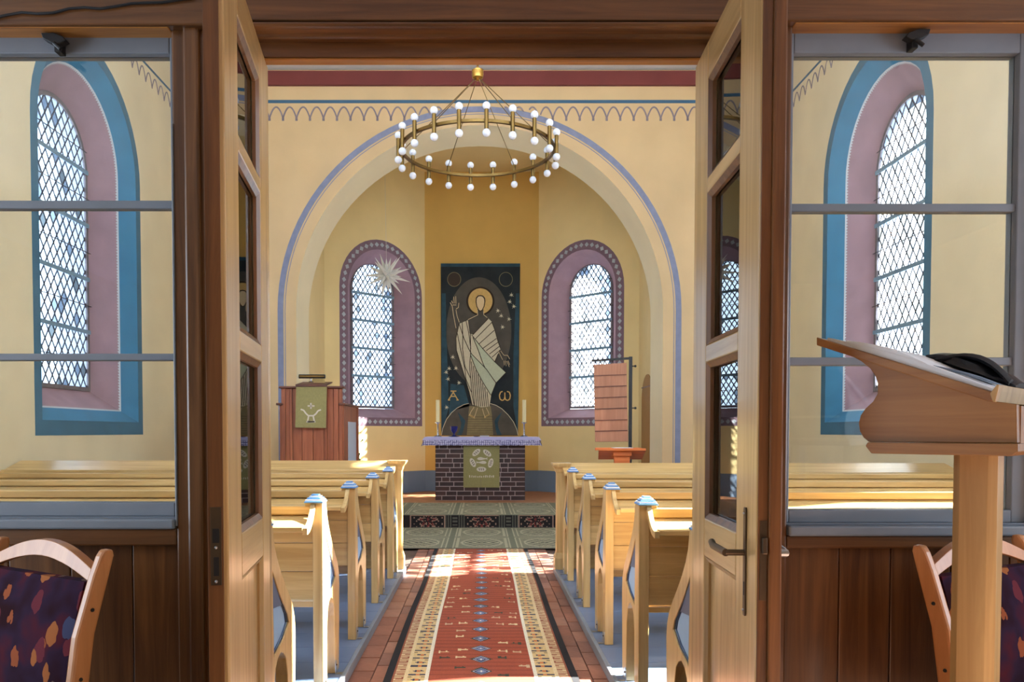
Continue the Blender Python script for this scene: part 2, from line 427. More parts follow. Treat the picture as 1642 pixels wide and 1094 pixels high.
def leaded_window(idx, O, U, N, t, hw, zb, zs, dw, dh, bars, label, panes=True, tint=.1, came=.016):
    """glazing at depth t inside the wall; O wall axis point (z=0), U along wall, N outward"""
    O, U, N = Vector(O), Vector(U), Vector(N)
    W = lambda u, z, tt: O+U*u+N*tt+Vector((0, 0, z))
    wt = thing('window_%d' % idx, label, 'window', W(0, zb, t), kind='structure')
    A = arch(hw, zb, zs, 22)
    B = arch(hw+.045, zb-.045, zs, 22)
    m = MB()
    m.loft([[W(u, z, t-.02) for u, z in A], [W(u, z, t-.02) for u, z in B], [W(u, z, t+.03) for u, z in B], [W(u, z, t+.03) for u, z in A], [W(u, z, t-.02) for u, z in A]])
    m.build('window_frame', win_frame, wt)
    if not panes:
        MB().sheet([A], lambda u, z: W(u, z, t)).build('pane', pane_w if idx > 8 else pane_a, wt); return wt
    # diamond panes, each its own piece
    full = {}
    nu = int(hw/dw)+2; nz = int((zs+hw-zb)/dh)+3
    rr = random.Random(idx)
    for i in range(-2*nu, 2*nu+1):
        for j in range(0, 2*nz):
            if (i+j) % 2: continue
            cu, cz = i*dw/2, zb+j*dh/2
            D = [(cu, cz-dh/2+.003), (cu+dw/2-.003, cz), (cu, cz+dh/2-.003), (cu-dw/2+.003, cz)]
            C = clip_poly(D, A)
            if len(C) < 3: continue
            ar = abs(sum(C[k-1][0]*C[k][1]-C[k][0]*C[k-1][1] for k in range(len(C))))/2
            if ar < dw*dh*.04: continue
            x = rr.random(); mm = pane_b if x < tint else (pane_c if x < tint*2.2 else pane_a)
            if ar > dw*dh*.5*.86:
                key = mm.name
                if key not in full:
                    D0 = [(0, -dh/2+.003), (dw/2-.003, 0), (0, dh/2-.003), (-dw/2+.003, 0)]
                    mb = MB().sheet([D0], lambda u, z: U*u+Vector((0, 0, z)))
                    o = mb.build('pane', mm, None, origin=(0, 0, 0)); full[key] = o.data; bpy.data.objects.remove(o)
                o = bpy.data.objects.new('pane', full[key]); COL.objects.link(o); o.parent = wt
                o.location = W(cu, cz, t)-W(0, zb, t)
                o.rotation_euler = (0, 0, rr.uniform(-.01, .01))
            else:
                MB().sheet([C], lambda u, z: W(u, z, t)).build('pane', mm, wt)
    # lead lattice
    m = MB(); big = 6
    kmax = int(2*big/min(dw, dh))+4
    for sgn in (1, -1):
        for k in range(-kmax, kmax):
            # line through points u = dw/2*(2k+1)/1 ... : u/dw*2 + sgn*(z-zb)/dh*2 = 2k+1
            p = (-hw-.5, 0); f = lambda u: zb+sgn*((2*k+1)-2*u/dw)*dh/2
            sg = clip_seg((-hw-.5, f(-hw-.5)), (hw+.5, f(hw+.5)), A)
            if sg and (abs(sg[0][0]-sg[1][0]) > .01):
                m.obox(W(*sg[0], t), W(*sg[1], t), N, came, .009)
    m.build('lead_lattice', lead, wt)
    for z in bars:
        h = hw if z < zs else math.sqrt(max(.01, hw*hw-(z-zs)**2))
        MB().obox(W(-h-.04, z, t-.03), W(h+.04, z, t-.03), N, .045, .012).build('saddle_bar', iron_bar, wt)
    bz = [zb]+list(bars)+[zs+hw*.8]
    for a, b in zip(bz[:-1], bz[1:]):
        z = (a+b)/2; h = hw if z < zs else math.sqrt(max(.01, hw*hw-(z-zs)**2))
        MB().tube([W(-h-.07, z, t-.03), W(h+.07, z, t-.03)], .005, 6).build('tie_rod', wire_m, wt)
    return wt

def reveal(parent, O, U, N, t, op, gl, split=None, mats=(mauve,), tout=.42):
    O, U, N = Vector(O), Vector(U), Vector(N)
    W = lambda u, z, tt: O+U*u+N*tt+Vector((0, 0, z))
    a = arch(*op); g = arch(*gl)
    def mid(k, extra=0): return [W(p[0]*(1-k)+q[0]*k, p[1]*(1-k)+q[1]*k, t*k+extra) for p, q in zip(a, g)]
    if split:
        MB().loft([mid(0), mid(split)]).build('reveal_outer_band', mats[1], parent, smooth=True)
        MB().loft([mid(split), mid(split+.03)]).build('reveal_white_line', white_line, parent, smooth=True)
        A0, B0 = mid(split+.03), mid(split+.065); tm = MB()
        for i in range(len(A0)):
            j = (i+1) % len(A0); ln = (Vector(A0[j])-Vector(A0[i])).length; k_ = max(1, round(ln/.034))
            inn_ = (O-Vector((O.x, O.y, 0)))*0-N*.003
            for q_ in range(k_):
                a0 = A0[i].lerp(A0[j], q_/k_)+inn_; a1 = A0[i].lerp(A0[j], (q_+1)/k_)+inn_; b0_ = B0[i].lerp(B0[j], (q_+.5)/k_)+inn_
                tm.add([a0, a1, b0_], [(0, 1, 2)])
        tm.build('reveal_scallops', white_line, parent)
        MB().loft([mid(split+.03), mid(1)]).build('reveal', mats[0], parent, smooth=True)
    else:
        MB().loft([mid(0), mid(1)]).build('reveal', mats[0], parent, smooth=True)
    g2 = arch(gl[0]+.12, gl[1]-.25, gl[2])
    MB().loft([mid(1), [W(u, z, t+tout) for u, z in g2]]).build('outer_reveal', outer_st, parent)

# --- nave side walls
NW = [8.5, 4.58]; NHW = [(1.045, .645, .6), (.86, .445, .40)]  # second window each side is unseen, added and narrowed for the light it throws
for sgn, side in ((-1, 'left'), (1, 'right')):
    wl = thing('wall_'+side, 'cream plastered nave wall with arched windows, %s' % ('pulpit side' if sgn < 0 else 'hymn board side'), 'wall', (sgn*XW, 6.6, 0), kind='structure')
    holes = [[(c+u, z) for u, z in arch(h_[0], 1.40, 4.28)] for c, h_ in zip(NW, NHW)]
    MB().sheet([[(2.3, -.1), (DA, -.1), (DA, ZC), (2.3, ZC)]]+holes, lambda u, v: (sgn*XW, u, v)).build('plaster', plaster, wl)
    for i, c in enumerate(NW):
        O = (sgn*XW, c, 0); U = (0, 1, 0); N = (sgn, 0, 0)
        h_ = NHW[i]
        reveal(wl, O, U, N, .40, (h_[0], 1.40, 4.28), (h_[1], 1.755, 4.26), split=.36, mats=(mauve, border_blue))
        fn = lambda u, z, t: (sgn*(XW-t), c+u, z)
        MB().prism([arch(h_[0]+.12, 1.25, 4.28), arch(h_[0], 1.40, 4.28)], fn, -.004, .003).build('painted_border', border_dark, wl)
        leaded_window(len([o for o in bpy.data.objects if o.name.startswith('window_') and o.parent is None])+1, O, U, N, .40, h_[2], 1.8, 4.26, .13, .19,
                      (2.44, 3.05, 3.67, 4.28),
                      'tall round-arched leaded nave window in blue painted surround, %s, %s' % ('pulpit side' if sgn < 0 else 'hymn board side', 'beside the front pews' if i == 0 else 'unseen, added for daylight nearer the glazed partition'),
                      panes=(i == 0), tint=.06 if sgn < 0 else .14)
        portal((sgn*(XW+.44), c, 3.3), (-sgn, 0, 0), 1.3, 3.3)
    # painted frieze: line and hanging arcs
    zl = Z(163, DA)
    box('painted_line', blue_line, wl, sgn*(XW-.002), sgn*(XW+.004), 5.2, DA, zl-.016, zl+.016)
    m = MB()
    for k in range(28):
        y0 = DA-.188*(k+1)
        pts = [Vector((sgn*(XW-.003), y0+.188*q/10, zl-.075-.15*abs(q/5-1)**2.0)) for q in range(11)]
        for a, b in zip(pts[:-1], pts[1:]): m.obox(a, b, (1, 0, 0), .014, .006)
    m.build('painted_arcade', violet, wl)
    # cornice and upper back
# --- chancel arch wall
RA = 2.575; ZS = Z(498.5, DA); CA = X(769, DA)
wa = thing('wall_chancel', 'cream chancel arch wall with painted band and hanging arcade frieze', 'wall', (0, DA, 0), kind='structure')
def arch_open(r, n=48): return [(CA+r*math.cos(pi*i/n), ZS+r*math.sin(pi*i/n)) for i in range(n+1)]
ap = arch_open(RA)
poly = [(XW, ZC), (-XW, ZC), (-XW, -.1), (CA-RA, -.1)]+ap[::-1]+[(CA+RA, -.1), (XW, -.1)]
MB().sheet([poly], lambda u, v: (u, DA, v)).build('plaster', plaster_arch, wa)
MB().sheet([poly], lambda u, v: (u, DB, v)).build('rear_plaster', plaster, wa)
full = [(CA+RA, 0)]+ap+[(CA-RA, 0)]
MB().loft([[(u, DA, v) for u, v in full], [(u, DB, v) for u, v in full]], closed=False).build('soffit', plaster_soffit, wa, smooth=True)
def band(r0, r1, mt, nm):
    o = [(CA+r1, 0)]+arch_open(r1)+[(CA-r1, 0)]; i = [(CA+r0, 0)]+arch_open(r0)+[(CA-r0, 0)]
    MB().prism([o+i[::-1]], lambda u, v, t: (u, DA-t, v), -.004, .003).build(nm, mt, wa)
band(2.755, 2.835, band_blue, 'painted_band'); band(2.725, 2.735, band_blue, 'painted_band')
zl = Z(163, DA)
box('painted_line', blue_line, wa, -XW, XW, DA-.003, DA+.004, zl-.022, zl+.022)
m = MB()
for k in range(-22, 22):
    x0 = .188*k+.05; cen = x0+.094
    pts = [Vector((x0+.188*q/12, DA-.002, zl-.075-.155*abs(q/6-1)**2.0)) for q in range(13)]
    for a, b in zip(pts[:-1], pts[1:]):
        if ((a.x-CA)**2+(a.z-ZS)**2) > 2.84**2: m.obox(a, b, (0, 1, 0), .02, .006)
    if (x0-CA)**2+(zl-.24-ZS)**2 > 2.84**2: m.box(x0-.016, x0+.016, DA-.005, DA+.002, zl-.265, zl-.225)
m.build('painted_arcade', violet, wa)
zm0, zm1 = Z(136, DA-.05), Z(113, DA-.05)
box('cornice', maroon, wa, -XW, XW, DA-.05, DA+.01, zm0, zm1, bevel=.006)
ce = thing('ceiling', 'pale flat nave ceiling above the chandelier', 'ceiling', (0, 6.5, ZC), kind='structure')
box('ceiling_panel', ceil_m, ce, -XW, XW, 2.3, DA+.1, zm1+.03, ZC+.2)
# upper wall above the partition (gallery front), nave side
wb = thing('wall_gallery', 'cream wall above the partition facing the altar', 'wall', (0, 2.4, 2.8), kind='structure')
gw = (-2.6, 0, 2.6)  # unseen windows, added to fill the nave with frontal daylight
MB().sheet([[(-XW, 2.72), (XW, 2.72), (XW, ZC), (-XW, ZC)]]+[[(c+u, z) for u, z in arch(.8, 3.2, 5.0)] for c in gw], lambda u, v: (u, 2.34, v)).build('plaster', plaster, wb)
for i, c in enumerate(gw):
    leaded_window(9+i, (c, 2.34, 0), (1, 0, 0), (0, -1, 0), .05, .755, 3.245, 5.0, .13, .19, (), 'unseen arched window added for daylight high above the partition, facing the altar', panes=False)['group'] = 'added daylight windows'
    portal((c, 2.27, 4.45), (0, 1, 0), 1.6, 2.6)

# --- apse
def facet_wall(name, a, b, z0, z1, m, hole=None, label=''):
    a, b = Vector((a[0], a[1], 0)), Vector((b[0], b[1], 0)); L = (b-a).length; U = (b-a)/L
    o = thing(name, label, 'wall', a, kind='structure')
    polys = [[(0, z0), (L, z0), (L, z1), (0, z1)]]
    if hole: polys.append(hole)
    MB().sheet(polys, lambda u, v: a+U*u+Vector((0, 0, v))).build('plaster', m, o)
    n = Vector((-U.y, U.x, 0))
    if n.dot(Vector((0, 9, 0))-a) < 0: n = -n
    zd = Z(754.5, AD)
    MB().prism([[(0, z0), (L, z0), (L, zd), (0, zd)]], lambda u, v, t: a+U*u+n*t+Vector((0, 0, v)), -.002, .004).build('painted_dado', dado_m, o)
    return o, U, n, a, L
facet_wall('wall_apse_back', (-AX, AD), (AX, AD), ZCH, ZAP, plaster_apse, label='ochre apse wall behind the tapestry')
WS = .70*math.sqrt(2)
for sgn, side in ((-1, 'left'), (1, 'right')):
    sd_ = 'pulpit side' if sgn < 0 else 'hymn board side'
    OP = (.745, 1.535, 3.755); GL = (.48, 1.70, 3.80)
    hole = [(WS+u, z) for u, z in arch(*OP)]
    o, U, n, a, L = facet_wall('wall_apse_diagonal_'+side, (sgn*AX, AD), (sgn*SX, SD), ZCH, ZAP, plaster_pale, hole, 'slanting apse wall holding an arched window, '+sd_)
    O = a+U*WS; N = -n
    reveal(o, O, U, N, .30, OP, GL, mats=(mauve,))
    fn = lambda u, z, t: O+U*u-N*t+Vector((0, 0, z))
    BO = arch(.915, 1.385, 3.755); BI = arch(*OP)
    MB().prism([BO, BI], fn, -.003, .003).build('painted_border', mauve_d, o)
    # pale diamonds along the border
    path = arch(.83, 1.46, 3.755, 40); path.append(path[0])
    m = MB(); acc = 0; step = .118; nxt = .06
    for p, q in zip(path[:-1], path[1:]):
        ln = math.hypot(q[0]-p[0], q[1]-p[1])
        while ln > 1e-6 and nxt <= acc+ln:
            k = (nxt-acc)/ln; cu, cz = p[0]+k*(q[0]-p[0]), p[1]+k*(q[1]-p[1])
            tx, tz = (q[0]-p[0])/ln, (q[1]-p[1])/ln
            D = [(cu+tx*.046, cz+tz*.046), (cu-tz*.042, cz+tx*.042), (cu-tx*.046, cz-tz*.046), (cu+tz*.042, cz-tx*.042)]
            m.prism([D], fn, 0, .006); nxt += step
        acc += ln
    m.build('painted_diamonds', diam, o)
    leaded_window(5 if sgn < 0 else 6, O, U, N, .30, .435, 1.75, 3.85, .103, .142, (2.278, 2.77, 3.263, 3.743),
                  'small round-arched leaded apse window with pale diamond border, '+sd_, tint=.03 if sgn < 0 else .10, came=.018)
    portal(O+N*.36+Vector((0, 0, 3.0)), -N, .95, 2.7)
    facet_wall('wall_apse_'+side, (sgn*SX, SD), (sgn*SX, DB), ZCH, ZAP, plaster_pale, label='short apse side wall beside the chancel arch, '+sd_)
ca = thing('ceiling_apse', 'flat pale ochre apse ceiling behind the chancel arch', 'ceiling', (0, 13, ZAP), kind='structure')
box('ceiling_panel', plaster_pale, ca, -3.2, 3.2, DB-.3, AD+.4, ZAP, ZAP+.2)
# arched niche in the apse side wall
ni = thing('niche', 'tan painted round-headed niche in the apse side wall beside the hymn board', 'niche', (SX, 12.3, ZCH), kind='structure')
MB().prism([arch(.40, ZCH, Z(600, 12.3)-.40)], lambda u, v, t: (SX-t, 12.34+u, v), 0, .012).build('niche_panel', niche_m, ni)
MB().box(SX-.016, SX-.012, 11.94, 12.74, Z(620, 12.3)-.008, Z(620, 12.3)+.008).build('niche_line', w_pulpit_rail, ni)

# --- anteroom shell (behind and around the camera)
ar = thing('wall_anteroom', 'plain plastered anteroom walls with unseen window openings added for daylight beside the viewer', 'wall', (0, 0, 0), kind='structure')
ZA = 2.75
lw = [(-.8, .95), (.8, .95), (.8, 2.3), (-.8, 2.3)]  # openings beside the camera are unseen, added to bring daylight in
MB().sheet([[(-3.2, -.1), (2.36, -.1), (2.36, ZA), (-3.2, ZA)], [(.3, .6), (2.15, .6), (2.15, 2.5), (.3, 2.5)]], lambda u, v: (-XW+.6, u, v)).build('side_wall', plaster, ar)
MB().sheet([[(-3.2, -.1), (2.36, -.1), (2.36, ZA), (-3.2, ZA)], [(u+1.1, v) for u, v in lw]], lambda u, v: (XW-.6, u, v)).build('side_wall', plaster, ar)
MB().sheet([[(-XW, -.1), (XW, -.1), (XW, ZA), (-XW, ZA)]], lambda u, v: (u, -3.2, v)).build('rear_wall', plaster, ar)
box('anteroom_ceiling', ceil_m, ar, -XW, XW, -3.2, 2.4, ZA, ZA+.08)
portal((-XW+.58, 1.22, 1.55), (1, 0, 0), 1.85, 1.9); portal((XW-.58, 1.1, 1.63), (-1, 0, 0), 1.8, 1.35)


# ================================================================== PARTITION
pt = thing('wall_partition', 'dark varnished wooden partition between anteroom and nave', 'wall', (0, DP, 0), kind='structure')
HX = .611
zl_o = Z(105, DP+.09)                         # underside of door head
for s in (-1, 1):
    box('door_post', w_dark_z, pt, s*(HX+.03), s*.872, DP-.03, DP+.10, 0, 2.72, bevel=.006)
    box('jamb_strip', w_door_z, pt, s*(HX+.024), s*(HX+.06), DP+.02, DP+.10, 0, zl_o, bevel=.004)
    box('post_moulding', w_dark_z, pt, s*.79, s*.835, DP-.045, DP-.03, 0, 2.6, bevel=.008)
    # outer post beyond the glazing
    box('outer_post', w_dark_z, pt, s*1.60, s*1.85, DP-.03, DP+.10, 0, 2.72, bevel=.006)
    x = 1.85
    while x < 3.6:
        box('plank', w_dark_z, pt, s*x, s*(x+.24), DP, DP+.05, 0, 2.72, bevel=.003); x += .244
# door head boards
box('head_strip', w_amber, pt, -HX-.03, HX+.03, DP+.0, DP+.09, zl_o, zl_o+.012, bevel=.003)
box('head_strip', w_amber, pt, -HX-.03, HX+.03, DP-.02, DP-.005, Z(96, DP-.02), Z(92.5, DP-.02), bevel=.003)
box('head_board', w_dark_x, pt, -HX-.03, HX+.03, DP-.02, DP, Z(92.5, DP-.02), Z(60, DP-.02), bevel=.003)
box('head_core', w_dark_x, pt, -HX-.03, HX+.03, DP, DP+.088, zl_o+.012, 2.6)
box('head_moulding', w_dark_x, pt, -HX-.1, HX+.1, DP-.05, DP+.05, Z(60, DP-.05), Z(50, DP-.05), bevel=.009)
box('head_moulding', w_dark_x, pt, -HX-.1, HX+.1, DP-.07, DP+.05, Z(49, DP-.07), Z(44, DP-.07), bevel=.006)
box('head_moulding', w_dark_x, pt, -HX-.1, HX+.1, DP-.09, DP+.05, Z(43, DP-.09), Z(33, DP-.09), bevel=.012)
box('head_beam', w_dark_x, pt, -HX-.1, HX+.1, DP-.075, DP+.1, Z(33, DP-.075), 2.74, bevel=.004)
for s, yb in ((-1, 40), (1, 33)):
    box('head_beam', w_dark_x, pt, s*(HX+.1), s*3.6, DP-.06, DP+.1, Z(yb, DP-.06), 2.74, bevel=.005)
    box('lit_underside', w_amber, pt, s*.872, s*1.6, DP-.05, DP+.09, Z(yb+1, DP-.05)-.006, Z(yb+1, DP-.05), bevel=.002)  # lit underside of the beam, put in as a thin lighter sheet
# planks and rails below the glazing
for s, yr0, yr1, bnd in ((-1, 848, 876, (300, 208, 108, 8, -90, -180)), (1, 860, 880, (1240, 1350, 1433, 1530, 1625, 1720))):
    zr0, zr1 = Z(yr1, DP-.03), Z(yr0, DP-.03)
    box('sill_rail', w_dark_x, pt, s*.872, s*1.6, DP-.03, DP+.08, zr0, zr1, bevel=.006)
    xs = [abs(X(b, DP)) for b in bnd]; xs[0] = .872; xs[-1] = 1.6
    for a, b in zip(xs[:-1], xs[1:]):
        box('plank', w_dark_z, pt, s*(a+.0015), s*(b-.0015), DP+.005, DP+.03, .12, zr0, bevel=.003)
    box('plinth', w_dark_x, pt, s*.872, s*1.6, DP-.02, DP+.06, 0, .14, bevel=.005)

# glazed side lights
def side_light(idx, s, ys, label, catch_px):
    """ys: top of frame, top of glass, transom1 (a,b), transom2 (a,b), bottom of glass, bottom of rail, bottom of sill"""
    d = DP+.01
    wt = thing('window_%d' % idx, label, 'window', (s*1.24, d, Z(ys[8], d)), kind='structure')
    z = [Z(y, d) for y in ys]
    xi, xo = .875, 1.598; st = .045
    gi, go = xi+.015, X(1622, d)
    box('stile', grey_fr, wt, s*xi, s*gi, d-.005, d+.045, z[7], z[0], bevel=.003)
    box('stile', grey_fr, wt, s*go, s*xo, d-.005, d+.045, z[7], z[0], bevel=.003)
    box('top_rail', grey_fr, wt, s*gi, s*go, d-.005, d+.045, z[1], z[0], bevel=.003)
    box('bottom_rail', grey_fr, wt, s*gi, s*go, d-.005, d+.045, z[7], z[6], bevel=.003)
    box('sill', grey_fr, wt, s*(xi-.0), s*xo, d-.05, d+.05, z[8], z[8]+.03, bevel=.006)
    box('sill_moulding', grey_fr, wt, s*(xi-.0), s*xo, d-.025, d+.045, z[8]+.03, z[7], bevel=.006)
    for a, b in ((2, 3), (4, 5)):
        box('glazing_bar', grey_fr, wt, s*gi, s*go, d+.002, d+.035, z[b], z[a], bevel=.003)
    for a, b in ((1, 2), (3, 4), (5, 6)):
        box('pane', glass, wt, s*gi, s*go, d+.018, d+.022, z[b], z[a])
    # black catch at the top
    c = P(catch_px[0], catch_px[1], d-.03)
    k = MB()
    k.prism([[(-.022, .004), (-.030, -.006), (-.012, -.016), (.012, -.014), (.034, -.002), (.040, .014), (.004, .014), (-.006, .01)]],
            lambda u, v, t: (c.x+u*-s*-1, c.y+t, c.z+v), -.012, .012)
    k.box(c.x-.008, c.x+.010, c.y-.004, c.y+.028, c.z-.034, c.z+.012)
    k.tube([(c.x-.004, c.y-.012, c.z-.014), (c.x+.018, c.y-.016, c.z-.034)], .006, 8)
    k.build('window_catch', black_m, wt, bevel=.002)
    return wt
side_light(7, -1, (58, 87, 321, 334, 567, 578, 806, 828, 846), 'grey-framed three-pane partition window behind the upholstered chair, pulpit side', (92, 64))
side_light(8, 1, (52, 86, 326, 339, 573, 586, 818, 838, 857), 'grey-framed three-pane partition window behind the reading lectern', (1466, 58))
# bead strip between left post and frame (pale)
box('edge_bead', grey_fr, pt, -.868, -.874, DP-.034, DP-.012, Z(842, DP), Z(205, DP), bevel=.002)
# black cable along the beam
m = MB(); pth = []
for i in range(15):
    px = -40+i*25; pth.append(P(px, 26-.095*px*.95+3*math.sin(i*1.7)*(.5 if i > 9 else 1), DP-.066))
m.tube(pth, .0035, 6).build('cable', black_m, pt, smooth=True)

# --- door leaves
def leaf(idx, hinge, free, sg, th, label, handle):
    h = Vector((hinge[0], hinge[1], 0)); fv = Vector((free[0], free[1], 0)); L = (fv-h).length
    d = thing('door_%d' % idx, label, 'door', (0, 0, 0), kind='structure')
    hs, fs = .125, .155; a, b = hs, L-fs
    y0, y1 = (0, sg*th)
    def bx(n, m, x0, x1, yy0, yy1, z0, z1, bv=.004): return box(n, m, d, x0, x1, yy0, yy1, z0, z1, bevel=bv)
    bx('stile', w_door_z, 0, hs, y0, y1, .01, 2.335); bx('stile', w_door_z, b, L, y0, y1, .01, 2.335)
    for z0, z1 in ((.01, .20), (.95, 1.055), (1.475, 1.523), (1.93, 1.97), (2.235, 2.335)):
        bx('rail', w_door_x, a, b, y0, y1, z0, z1)
    # fielded lower panel
    p = MB(); y = sg*th*.35
    p.box(a, b, sg*th*.35, sg*th*.65, .20, .95)
    p.build('panel', w_door_z, d)
    for nm, z0, z1 in (('panel', .20, .95), ('pane', 1.055, 1.475), ('pane', 1.523, 1.93), ('pane', 1.97, 2.235)):
        # sloping bead frame round each opening
        lo = [[(a, z0), (b, z0), (b, z1), (a, z1)], [(a+.014, z0+.014), (b-.014, z0+.014), (b-.014, z1-.014), (a+.014, z1-.014)]]
        for ya, yb in ((0, sg*th*.42), (sg*th, sg*th*.58)):
            f = MB(); f.loft([[(u, ya+(.001 if ya == 0 else 0)*sg, v) for u, v in lo[0]], [(u, yb*.5+ya*.5, v) for u, v in lo[1]], [(u, yb, v) for u, v in lo[1]], [(u, yb, v) for u, v in lo[0]]])
            f.build('bead', w_door_z if nm == 'panel' else w_dark_z, d)
        if nm == 'pane':
            box('pane', glass, d, a+.002, b-.002, sg*th*.47, sg*th*.53, z0+.002, z1-.002)
    # closing edge
    if handle:
        bx('closing_edge', w_dark_z, L, L+.004, sg*.002, sg*th*.5, .01, 2.335, .001)
        bx('rebate_strip', w_dark_z, L, L+.014, sg*th*.5, sg*(th+.004), .01, 2.335, .004)
        bx('lock_plate', steel_d, L+.003, L+.0055, sg*.006, sg*th*.46, .93, 1.10, .0005)
        bx('latch', steel_d, L+.004, L+.016, sg*.009, sg*th*.42, 1.03, 1.065, .002)
        zc = 1.0
        pl = [(-.0085, .115), (-.006, .121), (.006, .121), (.0085, .115), (.0085, -.115), (.006, -.121), (-.006, -.121), (-.0085, -.115)]
        xh = L-.075
        hp = MB().prism([pl], lambda u, v, t: (xh+u, -sg*t, zc+v), 0, .004).build('handle_plate', steel_d, d, bevel=.001)
        MB().tube([(xh, -sg*.003, 1.02), (xh, -sg*.045, 1.02)], .007, 10).build('handle_neck', steel_d, d, smooth=True)
        MB().tube([(xh+.004, -sg*.045, 1.02), (xh-.10, -sg*.047, 1.021), (xh-.125, -sg*.044, 1.026)], .0085, 10).build('handle_lever', steel_d, d, smooth=True)
        bx('keyhole', black_m, xh-.003, xh+.003, -sg*.0035, -sg*.0048, .925, .955, 0)
        for zz in (zc+.108, zc-.108): MB().ball((xh, -sg*.005, zz), .003, 8).build('screw', steel, d)
        MB().tube([(xh, sg*th, 1.02), (xh, sg*(th+.04), 1.02), (xh-.06, sg*(th+.048), 1.02)], .010, 10).build('rear_handle', steel, d, smooth=True)
    else:
        bx('closing_edge', w_dark_z, L, L+.004, sg*.010, sg*th, .01, 2.335, .001)
        pz = [(.915, 1.095)]
        bx('strike_plate', steel_d, L+.0035, L+.006, sg*.014, sg*.036, .965, 1.13, .0005)
        bx('strike_hole', black_m, L+.0055, L+.0065, sg*.018, sg*.032, 1.055, 1.085, 0)
        bx('strike_hole', black_m, L+.0055, L+.0065, sg*.019, sg*.030, .985, 1.025, 0)
        for zz in (1.045, .973): MB().ball((L+.006, sg*.025, zz), .0035, 8).build('screw', steel, d)
    for zz in (.35, 1.25, 2.1):
        MB().tube([(-.006, sg*th, zz-.045), (-.006, sg*th, zz+.045)], .008, 8).build('hinge', steel_d, d, smooth=True)
    d.location = h; d.rotation_euler = (0, 0, math.atan2(fv.y-h.y, fv.x-h.x))
    return d
leaf(1, (-HX, DP-.01), (-.536, 1.645), -1, .042, 'open glazed pine door leaf with strike plates in its edge, pulpit side', False)
leaf(2, (HX, DP-.01), (.585, 1.655), 1, .046, 'open glazed pine door leaf with long handle plate, lectern side', True)

